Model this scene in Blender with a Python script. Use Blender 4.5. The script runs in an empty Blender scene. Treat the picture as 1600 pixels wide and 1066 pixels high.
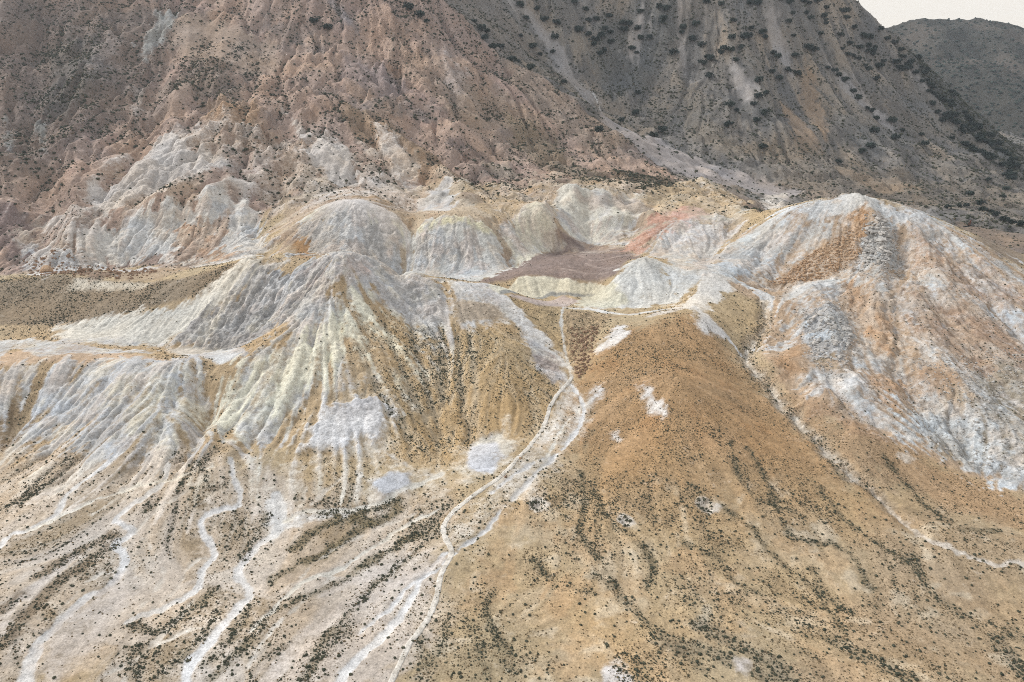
import bpy, bmesh, math, random
import numpy as np
from mathutils import Vector

# ------------------------------------------------------------------ camera, light, exposure
C = bpy.context.scene
COL = C.collection
rng = np.random.default_rng(7)
random.seed(7)
QUICK = 1.0

CAMZ, FOC, HOR = 200.0, 1142.0, 120.0           # metres, focal length in photo pixels, horizon row
PITCH = math.atan((533.0 - HOR) / FOC)
CP, SP = math.cos(PITCH), math.sin(PITCH)
cam = bpy.data.cameras.new('camera')
cam.sensor_width = 36.0
cam.lens = 36.0 * FOC / 1600.0
cam.clip_start, cam.clip_end = 1.0, 30000.0
camo = bpy.data.objects.new('camera', cam)
camo.location = (0, 0, CAMZ)
camo.rotation_euler = (math.pi / 2 - PITCH, 0, 0)
COL.objects.link(camo)
C.camera = camo

SUN_EL, SUN_AZ = math.radians(36), math.radians(-60)   # azimuth measured from +Y towards +X
world = bpy.data.worlds.new('World')
C.world = world
world.use_nodes = True
wn = world.node_tree
wn.nodes.clear()
wo = wn.nodes.new('ShaderNodeOutputWorld')
wb = wn.nodes.new('ShaderNodeBackground')
sky = wn.nodes.new('ShaderNodeTexSky')
sky.sky_type = 'NISHITA'
sky.sun_disc = False
sky.sun_elevation = SUN_EL
sky.sun_rotation = SUN_AZ
sky.air_density, sky.dust_density, sky.ozone_density = 1.0, 2.0, 1.0
veil = wn.nodes.new('ShaderNodeMixRGB')            # a thin even overcast in front of the blue
veil.inputs['Fac'].default_value = 0.80
tc, sx = wn.nodes.new('ShaderNodeTexCoord'), wn.nodes.new('ShaderNodeSeparateXYZ')
rp = wn.nodes.new('ShaderNodeValToRGB')            # warm along the horizon, neutral overhead
rp.color_ramp.elements[0].color = (1.0, .895, .775, 1); rp.color_ramp.elements[1].color = (.66, .675, .69, 1)
rp.color_ramp.elements[1].position = .6
vm = wn.nodes.new('ShaderNodeVectorMath'); vm.operation = 'SCALE'; vm.inputs[3].default_value = 10.0
wn.links.new(tc.outputs['Generated'], sx.inputs[0]); wn.links.new(sx.outputs[2], rp.inputs[0])
wn.links.new(rp.outputs[0], vm.inputs[0]); wn.links.new(vm.outputs[0], veil.inputs['Color2'])
wn.links.new(sky.outputs[0], veil.inputs['Color1'])
wn.links.new(veil.outputs[0], wb.inputs['Color'])
wb.inputs['Strength'].default_value = 0.104
wn.links.new(wb.outputs[0], wo.inputs['Surface'])

sun = bpy.data.lights.new('sun', 'SUN')
sun.energy = 2.5
sun.angle = math.radians(10)
sun.color = (1.0, 0.975, 0.94)
suno = bpy.data.objects.new('sun', sun)
sd = Vector((math.sin(SUN_AZ) * math.cos(SUN_EL), math.cos(SUN_AZ) * math.cos(SUN_EL), math.sin(SUN_EL)))
suno.rotation_euler = (-sd).to_track_quat('-Z', 'Y').to_euler()
suno.location = (0, 0, 900)
COL.objects.link(suno)

C.view_settings.view_transform = 'Standard'
C.view_settings.look = 'None'
C.view_settings.gamma = 1
C.view_settings.use_curve_mapping = False
C.view_settings.exposure = 0.32
C.render.engine = 'CYCLES'
C.cycles.use_denoising = False
C.cycles.filter_width = 1.0
C.cycles.max_bounces = 4
C.cycles.diffuse_bounces = 2

# ------------------------------------------------------------------ helpers
def pt(u, v, Y):
    """point at forward ground distance Y seen at photo pixel (u, v)"""
    yup = (533.0 - v) / FOC
    d = Y / (CP + SP * yup)
    return (d * (u - 800.0) / FOC, Y, CAMZ + d * (-SP + CP * yup))

def project(x, y, z):
    zz = z - CAMZ
    d = CP * y - SP * zz
    return 800 + FOC * x / d, 533 - FOC * (SP * y + CP * zz) / d, d

_ang = np.random.default_rng(3).random((256, 256)) * 2 * np.pi
_GX, _GY = np.cos(_ang).astype(np.float32), np.sin(_ang).astype(np.float32)
def perlin(x, y, s, seed=0):
    x = np.asarray(x, np.float32) / s + seed * 17.31
    y = np.asarray(y, np.float32) / s + seed * 9.77
    xi, yi = np.floor(x).astype(np.int32), np.floor(y).astype(np.int32)
    fx, fy = x - xi, y - yi
    ux, uy = fx * fx * fx * (fx * (fx * 6 - 15) + 10), fy * fy * fy * (fy * (fy * 6 - 15) + 10)
    def g(i, j):
        a, b = (xi + i) & 255, (yi + j) & 255
        return _GX[a, b] * (fx - i) + _GY[a, b] * (fy - j)
    n0 = g(0, 0) * (1 - ux) + g(1, 0) * ux
    n1 = g(0, 1) * (1 - ux) + g(1, 1) * ux
    return (n0 * (1 - uy) + n1 * uy) * 1.5
def fbm(x, y, s, octv=4, seed=0, gain=0.5):
    r, a = 0, 1.0
    for o in range(octv):
        r = r + a * perlin(x, y, s / 2 ** o, seed + o * 3)
        a *= gain
    return r
def ridged(x, y, s, octv=4, seed=0):
    r, a = 0, 1.0
    for o in range(octv):
        r = r + a * (1 - 2.2 * np.abs(perlin(x, y, s / 2 ** o, seed + o * 5)))
        a *= 0.5
    return r
def sstep(a, b, x):
    t = np.clip((x - a) / (b - a), 0, 1)
    return t * t * (3 - 2 * t)
SAT = 0.80
def lin(c):
    c = np.asarray(c, float) / 255.0
    c = c.mean() + (c - c.mean()) * SAT
    return np.where(c <= 0.04045, c / 12.92, ((c + 0.055) / 1.055) ** 2.4)

class Grid:
    def __init__(s, x0, x1, y0, y1, st):
        s.x0, s.y0, s.st = x0, y0, st
        s.xs = np.arange(x0, x1 + st * .5, st, dtype=np.float64)
        s.ys = np.arange(y0, y1 + st * .5, st, dtype=np.float64)
        s.nx, s.ny = len(s.xs), len(s.ys)
        s.X, s.Y = np.meshgrid(s.xs, s.ys)
    def near(s, a, x, y):
        i = np.clip(((x - s.x0) / s.st + .5).astype(np.int32), 0, s.nx - 1)
        j = np.clip(((y - s.y0) / s.st + .5).astype(np.int32), 0, s.ny - 1)
        return a[j, i]
    def bil(s, a, x, y):
        fx = np.clip((x - s.x0) / s.st, 0, s.nx - 1.001)
        fy = np.clip((y - s.y0) / s.st, 0, s.ny - 1.001)
        i, j = fx.astype(np.int32), fy.astype(np.int32)
        fx, fy = fx - i, fy - j
        if a.ndim == 3: fx, fy = fx[..., None], fy[..., None]
        return (a[j, i] * (1 - fx) + a[j, i + 1] * fx) * (1 - fy) + (a[j + 1, i] * (1 - fx) + a[j + 1, i + 1] * fx) * fy
    def cub(s, a, x, y):
        fx = np.clip((x - s.x0) / s.st, 1, s.nx - 2.001)
        fy = np.clip((y - s.y0) / s.st, 1, s.ny - 2.001)
        i, j = fx.astype(np.int32), fy.astype(np.int32)
        fx, fy = fx - i, fy - j
        def w(t): return (-.5*t**3 + t*t - .5*t, 1.5*t**3 - 2.5*t*t + 1, -1.5*t**3 + 2*t*t + .5*t, .5*t**3 - .5*t*t)
        wx, wy = w(fx), w(fy)
        r = 0
        for n in range(4):
            q = 0
            for m in range(4):
                q = q + a[j + n - 1, i + m - 1] * wx[m]
            r = r + q * wy[n]
        return r
def blur(a, k):
    for ax in (0, 1):
        for _ in range(2):
            c = np.cumsum(np.concatenate([np.repeat(np.take(a, [0], ax), k + 1, ax), a, np.repeat(np.take(a, [-1], ax), k, ax)], ax), axis=ax)
            n = a.shape[ax]
            a = (np.take(c, np.arange(2 * k + 1, 2 * k + 1 + n), ax) - np.take(c, np.arange(0, n), ax)) / (2 * k + 1)
    return a

# ------------------------------------------------------------------ the lie of the land: surveyed points (seen at u, v; Y metres ahead)
SURVEY = [
 # plain and fan in front
 (1050,600,382),(1050,700,336),(1050,800,294),(1050,900,256),(1000,510,462),(1060,493,470),(1100,500,465),(950,620,389),(960,700,343),
 (1140,600,398),(1300,800,300),(1500,800,301),(1500,720,343),(1590,780,314),(1300,950,242),(1590,950,242),(1590,1066,205),(1400,760,320),
 (100,900,259),(300,850,280),(100,800,302),(0,750,331),(500,800,302),(500,950,240),(650,900,259),(300,1000,223),(800,900,257),(800,1000,222),
 (1200,1000,222),(1400,1040,211),(600,760,318),(650,830,290),(30,1030,213),
 # left crater, its lip and outer slope
 (0,575,410),(100,562,416),(200,562,410),(295,562,403),(50,650,382),(150,650,370),(250,650,358),(100,750,326),(250,740,321),(350,700,336),
 (540,397,485),(510,430,470),(480,470,452),(420,530,420),(370,565,403),(310,570,402),(330,640,375),(440,620,375),(400,690,347),(520,600,385),
 (560,700,343),(480,690,345),(330,550,438),(260,553,436),(300,537,450),(350,548,440),(400,415,508),(450,420,498),(500,405,490),(430,460,478),
 (420,500,458),(350,530,452),(400,402,515),(350,417,518),(300,432,522),(250,438,528),(200,440,533),(140,434,541),(80,430,548),(0,445,540),
 (250,490,485),(150,470,512),(60,470,518),(100,505,485),(0,520,471),(150,520,470),(250,530,458),(50,545,440),(150,550,432),(220,548,438),
 (200,425,601),(100,422,598),(300,417,598),(0,430,590),(370,405,585),(200,412,625),
 # big slope at the left
 (180,340,680),(250,370,650),(350,300,705),(350,350,668),(420,355,662),(160,315,735),(280,245,790),(230,280,745),(330,262,765),(280,150,960),
 (280,50,1110),(280,0,1180),(0,300,740),(0,380,640),(0,200,880),(0,0,1120),(100,395,622),(520,150,960),(520,250,810),(450,250,800),(600,100,1080),
 (550,0,1200),(450,100,1060),(700,200,960),(750,280,820),(650,300,755),(600,270,790),(800,250,900),(850,230,1000),(930,270,900),(1000,290,860),
 (440,300,730),(100,330,690),(90,250,800),(420,180,900),(690,0,1250),(780,85,1200),(850,130,1150),(930,190,1090),(1000,230,1040),(1070,280,960),
 (740,45,1225),(890,160,1120),(100,100,1010),(700,100,1100),
 (800,10,1420),(860,80,1370),(930,170,1260),(1000,215,1180),(1100,260,1080),(1250,310,980),(1180,290,1040),(895,125,1320),
 # mountain behind
 (1300,315,960),(1500,345,900),(1590,360,870),(1590,390,770),(1530,365,850),(1500,300,1080),(1590,300,1130),(1400,280,1110),(1300,250,1130),
 (1200,200,1190),(1100,150,1270),(1000,100,1385),(1000,170,1285),(1150,50,1380),(1200,0,1420),(1050,0,1430),(900,20,1440),(1300,150,1300),
 (1300,60,1425),(1400,150,1390),(1450,200,1320),(1500,230,1280),(1310,0,1500),(1355,30,1505),(1400,60,1505),(1440,100,1505),(1480,140,1495),
 (1550,210,1440),(1600,260,1380),(1250,-150,1560),(1000,-150,1600),(700,-150,1550),(500,-150,1450),(100,-150,1350),(280,-150,1400),
 # central dome
 (570,405,492),(600,415,500),(640,426,503),(680,437,505),(715,440,508),(750,442,510),(790,452,508),(840,470,505),(880,481,500),(930,483,500),(970,490,492),
 (640,480,470),(740,490,468),(700,550,428),(700,620,390),(700,680,360),(800,550,424),(800,600,395),(800,680,358),(620,650,368),(540,640,368),
 (560,520,428),(620,560,412),(560,460,460),
 (905,510,475),(905,560,440),(900,600,408),(880,650,375),(830,720,330),(780,760,312),(710,850,276),(680,950,239),(850,530,455),(872,570,427),
 (935,545,437),(960,520,452),
 # crater of the dome and cream domes behind it
 (850,468,530),(900,470,525),(800,462,530),(780,455,538),(860,458,541),(930,462,536),(770,442,545),(810,437,549),(850,435,552),(890,436,551),(930,440,547),
 (880,400,605),(890,365,670),(960,400,600),(990,405,595),(820,425,562),(940,420,570),
 (470,345,640),(510,325,642),(550,318,640),(600,332,638),(638,356,630),(620,428,585),(560,400,590),(665,348,635),(685,341,638),(710,338,640),(735,341,638),(752,347,635),
 (775,362,632),(640,430,580),(700,432,578),(780,425,578),(800,333,665),(835,320,670),(860,332,660),(810,412,605),(860,385,650),(880,300,740),
 (910,298,743),(940,298,745),(965,322,720),(910,360,690),(970,385,640),(640,335,690),(560,302,700),(740,322,690),(860,297,760),(690,305,722),(480,390,600),
 (1010,303,770),(1060,292,830),(1100,315,740),(1040,330,700),(1150,337,680),(1010,370,640),(1060,350,660),(1100,400,600),(985,340,705),
 (1010,402,560),(960,440,535),(1045,420,555),(930,472,515),(1000,475,510),(1060,465,515),(1030,400,600),
 (1110,425,545),(1075,455,515),(1100,480,490),(1180,420,560),(1150,450,525),
 (1200,445,545),(1195,500,492),(1165,555,450),(1200,600,412),(1250,660,370),(1330,740,325),(1450,840,280),(1600,885,262),
 # white hill at the right
 (1150,367,640),(1190,348,636),(1230,331,630),(1280,315,625),(1330,308,620),(1380,312,612),(1415,324,602),(1450,340,590),(1490,360,575),(1530,380,560),(1565,404,545),(1600,430,530),
 (1370,380,570),(1370,402,555),(1250,390,585),(1250,430,555),(1260,440,540),(1330,425,541),(1300,433,540),(1290,500,475),(1230,480,500),(1300,560,430),
 (1220,560,425),(1280,620,385),(1350,680,350),(1450,450,500),(1450,550,430),(1450,650,372),(1550,500,470),(1590,600,400),(1590,720,338),(1550,650,370),(1400,600,400),
]
EXTRA = [(-400,100,-5),(0,100,-6),(400,100,-5),(-250,200,-1),(0,200,0),(450,220,-5),(-500,250,-3),(300,780,47),(420,740,36),(500,690,30),(570,640,30),(640,560,28),
 (-700,500,55),(-800,800,160),(-900,1200,370),(-600,350,25),(520,350,14),(700,420,22),(900,900,26),(1250,1200,40),(620,480,32),
 (900,1700,60),(1250,1600,40),(700,1850,170),(-1200,700,200),(-1300,1700,600),(0,1900,560),(-600,1800,600),(1300,700,25),(380,1800,380)]
P = np.array([pt(*s) for s in SURVEY] + EXTRA, float)

def kern(r2): return np.sqrt(r2 + 64.0)
n = len(P)
A = np.zeros((n + 3, n + 3))
d2 = ((P[:, None, :2] - P[None, :, :2]) ** 2).sum(-1)
A[:n, :n] = kern(d2) - np.eye(n) * 1.2
A[:n, n] = 1; A[:n, n + 1:] = P[:, :2] / 500; A[n:, :n] = A[:n, n:].T
W = np.linalg.solve(A, np.concatenate([P[:, 2], np.zeros(3)]))
G4 = Grid(-1320, 1320, 96, 1920, 4.0)
def rbf_eval(X, Y):
    out = np.zeros(X.size, np.float32); xf, yf = X.ravel(), Y.ravel()
    px, py, w = P[:, 0].astype(np.float32), P[:, 1].astype(np.float32), W[:n].astype(np.float32)
    for a in range(0, X.size, 20000):
        xs, ys = xf[a:a+20000].astype(np.float32), yf[a:a+20000].astype(np.float32)
        out[a:a+20000] = kern((xs[:, None] - px) ** 2 + (ys[:, None] - py) ** 2) @ w + W[n] + W[n+1] * xs / 500 + W[n+2] * ys / 500
    return out.reshape(X.shape).astype(np.float64)
H4 = rbf_eval(G4.X, G4.Y)
def base_h(x, y): return G4.bil(H4, x, y)

def unproject(uv):
    """where the photo pixels (u, v) meet the land"""
    uv = np.asarray(uv, float).reshape(-1, 2)
    yup = (533 - uv[:, 1]) / FOC
    dy = CP + SP * yup; dz = (-SP + CP * yup) / dy; dx = (uv[:, 0] - 800) / FOC / dy
    lo = np.full(len(uv), 130.0); hit = np.zeros(len(uv), bool); res = np.full(len(uv), 1800.0)
    Yv = lo.copy()
    while Yv[0] < 1800:
        below = (CAMZ + dz * Yv < base_h(dx * Yv, Yv)) & ~hit
        res[below] = Yv[below] - 1.0; hit |= below
        Yv = Yv + 2.0
    return np.stack([dx * res, res], 1)

# ------------------------------------------------------------------ two working sheets: near (1 m) and far (3 m)
GN = Grid(-560, 560, 140, 704, 1.0 * QUICK)
GF = Grid(-1310, 1310, 640, 1910, 3.0 * QUICK)
YSW = 692.0

def line_dist(X, Y, pts, widths=None):
    best = np.full(X.shape, 1e9, np.float32)
    for k in range(len(pts) - 1):
        a, b = pts[k], pts[k + 1]
        d = b - a; L2 = (d ** 2).sum() + 1e-9
        t = np.clip(((X - a[0]) * d[0] + (Y - a[1]) * d[1]) / L2, 0, 1)
        q = np.sqrt((X - a[0] - t * d[0]) ** 2 + (Y - a[1] - t * d[1]) ** 2)
        if widths is not None: q = q - (widths[k] * (1 - t) + widths[k + 1] * t)
        np.minimum(best, q, out=best)
    return best
def poly_sdf(X, Y, pts):
    ins = np.zeros(X.shape, bool)
    m = len(pts)
    for k in range(m):
        a, b = pts[k], pts[(k + 1) % m]
        if a[1] == b[1]: continue
        c = ((a[1] > Y) != (b[1] > Y)) & (X < (b[0] - a[0]) * (Y - a[1]) / (b[1] - a[1]) + a[0])
        ins ^= c
    d = line_dist(X, Y, np.concatenate([pts, pts[:1]]))
    return np.where(ins, d, -d)
def smooth_line(p, n=5):
    p = np.asarray(p, float); q = np.concatenate([2 * p[:1] - p[1:2], p, 2 * p[-1:] - p[-2:-1]])
    out = []
    for i in range(1, len(q) - 2):
        for t in np.linspace(0, 1, n, endpoint=False):
            a, b, c, d = q[i-1], q[i], q[i+1], q[i+2]
            out.append(.5 * ((2*b) + (-a+c)*t + (2*a-5*b+4*c-d)*t*t + (-a+3*b-3*c+d)*t**3))
    out.append(p[-1])
    return np.array(out)

class Sheet:
    def __init__(s, G, near):
        s.G, s.near_ = G, near
        X, Y = G.X, G.Y
        s.h = G4.cub(H4, X, Y)
        k = max(2, int(5 / G.st))
        hs_ = blur(s.h, k) + fbm(X, Y, 60, 2, 41) * (1.2 if near else 5.0)
        gy, gx = np.gradient(hs_, G.st)
        s.slope = np.hypot(gx, gy)
        g = s.slope + 1e-6
        vx, vy = (-gx / g).astype(np.float32), (-gy / g).astype(np.float32)
        f1 = perlin(X, Y, 3.2 if near else 9, 11).astype(np.float32)
        f2 = perlin(X, Y, 9 if near else 26, 12).astype(np.float32)
        f3 = perlin(X, Y, 24 if near else 60, 13).astype(np.float32)
        a1, a2, a3 = f1.copy(), f2.copy(), f3.copy()
        steps, h = (26, 1.6) if near else (22, 5.0)
        for sg in (1, -1):
            px, py = X.astype(np.float32).copy(), Y.astype(np.float32).copy()
            for i in range(steps):
                ii = np.clip(((px - G.x0) / G.st + .5).astype(np.int32), 0, G.nx - 1)
                jj = np.clip(((py - G.y0) / G.st + .5).astype(np.int32), 0, G.ny - 1)
                px += vx[jj, ii] * (h * sg); py += vy[jj, ii] * (h * sg)
                if i < steps * .7: a1 += f1[jj, ii]
                a2 += f2[jj, ii]; a3 += f3[jj, ii]
        s.l1, s.l2, s.l3 = [(a - a.mean()) / a.std() for a in (a1, a2, a3)]
        s.g1 = np.clip(1 - np.abs(s.l1 + .4 * s.l2) / .5, 0, 1); s.g2 = np.clip(1 - np.abs(s.l2) / .42, 0, 1); s.g3 = np.clip(1 - np.abs(s.l3) / .26, 0, 1)
        s.n1, s.n2, s.n3 = fbm(X, Y, 40, 4, 5), fbm(X, Y, 9, 3, 6), fbm(X, Y, 3.5, 2, 7)
        sh = X.shape
        s.soil = np.ones(sh + (3,), np.float32) * lin((188, 163, 123) if near else (126, 117, 108)).astype(np.float32)
        s.crust = np.ones(sh + (3,), np.float32) * lin((205, 203, 198)).astype(np.float32)
        s.m = np.zeros(sh, np.float32)
        s.rill = np.full(sh, 0.25 if near else 1.6, np.float32)
        s.rock = np.zeros(sh, np.float32)
        s.veg = np.full(sh, 0.13 if near else 0.03, np.float32)
        s.vsz = np.full(sh, 0.50 if near else 1.2, np.float32)
        s.dh = np.zeros(sh, np.float32)
        s.reg = np.full(sh, 0 if near else 6, np.int8)
    def box(s, pts, mar):
        G = s.G
        i0 = int(max(0, (pts[:, 0].min() - mar - G.x0) / G.st)); i1 = int(min(G.nx, (pts[:, 0].max() + mar - G.x0) / G.st + 2))
        j0 = int(max(0, (pts[:, 1].min() - mar - G.y0) / G.st)); j1 = int(min(G.ny, (pts[:, 1].max() + mar - G.y0) / G.st + 2))
        if i1 <= i0 or j1 <= j0: return None
        return slice(j0, j1), slice(i0, i1)
SH = [Sheet(GN, True), Sheet(GF, False)]

def area(px, fn, soft=4.0, amp=4.0, streak=0.0, xy=None):
    """fn(sheet, box, mask 0..1) over the ground outlined at photo pixels px"""
    pts = unproject(px) if xy is None else np.asarray(xy, float)
    for s in SH:
        mar = (soft + amp * 2) * (1 if s.near_ else 2) + 5
        b = s.box(pts, mar)
        if b is None: continue
        sd = poly_sdf(s.G.X[b], s.G.Y[b], pts)
        sd = sd + amp * (s.n1[b] * .7 + s.n2[b] * .8 + s.n3[b] * .4) + streak * (s.l1[b] * .5 + s.l2[b] * .6)
        fn(s, b, sstep(-soft, soft, sd).astype(np.float32))
def trace(px, fn, w=2.0, soft=1.0, amp=0.8):
    """fn along a line seen at photo pixels; w = half width in metres (one or per point)"""
    q = np.asarray(px, float)
    ww = np.full(len(q), w, float) if np.isscalar(w) else np.interp(np.linspace(0, 1, len(q)), np.linspace(0, 1, len(w)), w)
    q = smooth_line(np.column_stack([q, ww]))
    pts = unproject(q[:, :2])
    for s in SH:
        b = s.box(pts, q[:, 2].max() + soft + amp * 2 + 2)
        if b is None: continue
        d = line_dist(s.G.X[b], s.G.Y[b], pts, q[:, 2]) + amp * (s.n2[b] * .9 + s.n3[b] * .7)
        fn(s, b, (1 - sstep(-soft, soft, d)).astype(np.float32))
def soil(c, a=1.0, veg=None, vsz=None, rill=None, rock=None, m=None, reg=None, dh=None, streaky=0.0):
    c = None if c is None else lin(c).astype(np.float32)
    def fn(s, b, k):
        kk = k * a
        if streaky: kk = np.clip(kk * (1 + streaky * (s.l1[b] * .5 + s.l2[b] * .5)), 0, 1)
        if c is not None: s.soil[b] += (c - s.soil[b]) * kk[..., None]
        for nm, val in (('veg', veg), ('vsz', vsz), ('rill', rill), ('rock', rock), ('m', m)):
            if val is not None:
                arr = getattr(s, nm); arr[b] += (val - arr[b]) * k
        if reg is not None: s.reg[b] = np.where(k > .5, reg, s.reg[b])
        if dh is not None: s.dh[b] += dh * k
    return fn
def crust(c, m=1.0, veg=None, rill=None, rock=None, streaky=0.0, dh=None, add=False):
    c = lin(c).astype(np.float32)
    def fn(s, b, k):
        s.crust[b] += (c - s.crust[b]) * np.minimum(1, k * 1.5)[..., None]
        mm = m * k
        if streaky: mm = mm + streaky * k * (s.l1[b] * .45 + s.l2[b] * .55)
        s.m[b] = np.maximum(s.m[b], mm) if not add else s.m[b] + mm
        for nm, val in (('veg', veg), ('rill', rill), ('rock', rock)):
            if val is not None:
                arr = getattr(s, nm); arr[b] += (val - arr[b]) * k
        if dh is not None: s.dh[b] += dh * k
    return fn
def mottle(palette, scale, a=.7, which='soil', seed=0, lo=.1, hi=.65, lic=.3):
    def fn(s, b, k):
        X, Y = s.G.X[b], s.G.Y[b]
        for i, c in enumerate(palette):
            n_ = fbm(X + 3 * s.n2[b], Y, scale * (1 if s.near_ else 1.8), 5, seed + 11 * i, .6) + lic * (.5 * s.l2[b] + .5 * s.l1[b] + .4 * s.l3[b])
            kk = (sstep(lo, hi, n_) * k * a)[..., None]
            arr = getattr(s, which); arr[b] += (lin(c).astype(np.float32) - arr[b]) * kk
    return fn
def bands(dark, pale, vdark, lo=.25, hi=1.1):
    def fn(s, b, k):
        l = .7 * s.l3[b] + .5 * s.l2[b] + .35 * s.n1[b]
        kd = (k * sstep(lo, hi, l) * .8).astype(np.float32); kp = (k * sstep(lo, hi, -l) * .85).astype(np.float32)
        s.soil[b] += (lin(dark).astype(np.float32) - s.soil[b]) * kd[..., None]
        s.soil[b] += (lin(pale).astype(np.float32) - s.soil[b]) * kp[..., None]
        s.veg[b] += (vdark - s.veg[b]) * kd; s.veg[b] *= 1 - .5 * kp
    return fn
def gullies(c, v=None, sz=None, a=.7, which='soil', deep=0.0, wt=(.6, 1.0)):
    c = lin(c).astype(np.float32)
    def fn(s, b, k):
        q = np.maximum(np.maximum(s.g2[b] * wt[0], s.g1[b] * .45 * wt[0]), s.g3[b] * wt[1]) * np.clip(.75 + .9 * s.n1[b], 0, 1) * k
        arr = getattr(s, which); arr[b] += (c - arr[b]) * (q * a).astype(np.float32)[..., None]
        if v is not None: s.veg[b] += (v - s.veg[b]) * np.clip(q * 1.2, 0, 1)
        if sz is not None: s.vsz[b] += (sz - s.vsz[b]) * np.clip(q * 1.4, 0, 1)
        s.dh[b] -= deep * q
    return fn
def crease(px, depth, w, amp=2.0):
    q = smooth_line(np.asarray(px, float)); pts = unproject(q); L = np.r_[0, np.cumsum(np.hypot(*np.diff(pts, axis=0).T))]
    for s in SH:
        b = s.box(pts, w + amp * 2)
        if b is None: continue
        d = np.maximum(line_dist(s.G.X[b], s.G.Y[b], pts) + amp * (s.n2[b] * .8 + s.n3[b] * .4), 0)
        ends = np.minimum(np.hypot(s.G.X[b] - pts[0, 0], s.G.Y[b] - pts[0, 1]), np.hypot(s.G.X[b] - pts[-1, 0], s.G.Y[b] - pts[-1, 1]))
        s.dh[b] -= depth * np.clip(1 - d / w, 0, 1) ** 1.2 * sstep(0, w * .9, ends + w * .15)
def grow(v, sz=None, mul=False):
    def fn(s, b, k):
        if mul: s.veg[b] *= 1 + (v - 1) * k
        else: s.veg[b] += (v - s.veg[b]) * k
        if sz is not None: s.vsz[b] += (sz - s.vsz[b]) * k
    return fn

# ---- landforms (which piece of the setting a patch of ground belongs to)
PLAIN, HILL, WHITE, FOOT, FLOOR, SLOPE, MOUNT, VALLEY = range(8)
SLOPE_XY = np.concatenate([unproject([(690,4),(780,85),(850,130),(930,190),(1000,230),(1070,283),(1000,293),(930,275),(860,292),(760,300),(680,285),(600,300),(440,310),(300,417),(200,415),(100,425),(0,430)]), np.array([(-560,600),(-1310,600),(-1310,1910),(-500,1910),(-160,1400)])])
area([], soil((174,146,128), veg=.018, vsz=.9, rill=2.2, rock=.35, reg=SLOPE), soft=5, amp=4, xy=SLOPE_XY)
area([], mottle([(182,152,130), (148,130,119), (180,148,134), (130,117,109), (190,158,134)], 60, .75, seed=31, lic=.35), soft=5, amp=4, xy=SLOPE_XY)
area([(690,1),(780,85),(850,130),(930,190),(1000,230),(1090,290),(1200,318),(1300,318),(1500,347),(1640,372),(1750,300),(1480,138),(1400,58),(1311,1)],
     soil((112,107,102), veg=.03, vsz=1.2, rill=1.7, rock=.3, reg=MOUNT), soft=5, amp=4, xy=np.concatenate([unproject([(1640,372),(1500,347),(1300,318),(1200,318),(1090,290),(1000,232),(930,192),(850,132),(780,87)]), np.array([(60,1300),(-100,1500),(-200,1900),(1310,1900),(1310,1000)])]))
area([(1000,290),(1090,290),(1200,318),(1300,318),(1500,347),(1640,372),(1700,420),(1600,440),(1450,342),(1330,310),(1230,330),(1150,340)],
     soil((134,116,100), veg=.015, vsz=.7, rill=.5, rock=.1, reg=VALLEY), soft=6, amp=4, xy=np.concatenate([unproject([(1090,288),(1200,318),(1300,318),(1500,347),(1640,372)]), np.array([(900,880),(800,640),(560,600),(440,680),(330,700),(240,720),(200,800)])]))
area([(440,312),(540,300),(600,295),(680,280),(760,295),(860,290),(930,275),(1000,290),(1090,300),(1170,340),(1150,370),(1060,400),(1000,395),(960,385),(870,365),(860,390),(800,415),(740,438),(620,428),(560,405),(480,395),(440,395)],
     soil((192,172,144), veg=.035, vsz=.5, rill=.9, rock=.25, reg=FOOT), soft=4, amp=3)
area([(0,440),(100,430),(200,440),(300,432),(400,402),(470,400),(540,396),(600,413),(690,436),(750,440),(840,468),(880,480),(905,520),(895,590),(860,650),(800,710),(700,720),(560,720),(400,700),(250,740),(0,745)],
     soil((188,160,120), veg=.18, vsz=.5, rill=.9, rock=.1, reg=HILL), soft=5, amp=4)
area([(1100,425),(1150,367),(1230,330),(1330,307),(1450,338),(1600,428),(1700,500),(1700,800),(1600,765),(1450,715),(1330,670),(1250,640),(1190,560),(1200,470),(1150,455)],
     soil((186,158,128), veg=.05, vsz=.45, rill=.6, rock=.3, reg=WHITE), soft=5, amp=4)
area([(870,360),(905,375),(960,385),(1000,402),(965,428),(935,441),(890,436),(840,432),(780,440),(740,440),(800,415),(860,390)],
     soil((140,120,110), veg=.03, vsz=.4, rill=.15, rock=.15, m=0, reg=FLOOR), soft=3.5, amp=2.5)

# ---- soils in front
FRONT = [(-200,740),(300,690),(520,740),(700,760),(800,700),(890,600),(960,520),(1060,490),(1180,580),(1330,690),(1640,780),(1900,1150),(-300,1150)]
area(FRONT, mottle([(202,182,150), (178,146,106), (194,170,134), (188,153,110)], 34, .6, seed=71, lic=.25), soft=10, amp=6)
area([(0,700),(300,690),(480,750),(690,790),(705,860),(600,1090),(-80,1090),(-80,700)], soil((192,172,148), .9, veg=.14), soft=14, amp=10, streak=8)
area([(0,700),(300,690),(480,750),(690,790),(705,860),(600,1090),(-80,1090),(-80,700)], bands((152,130,98), (204,190,174), .5), soft=14, amp=8)
area([(430,1090),(480,960),(600,880),(700,865),(690,930),(620,1090)], soil((196,182,168), .8, veg=.14), soft=8, amp=6, streak=6)
area([(890,600),(960,520),(1060,490),(1115,510),(1175,590),(1290,700),(1340,760),(1150,775),(950,745),(885,690)], soil((176,138,94), .95, veg=.30, vsz=.36, rill=.12), soft=12, amp=8, streak=4)
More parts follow.
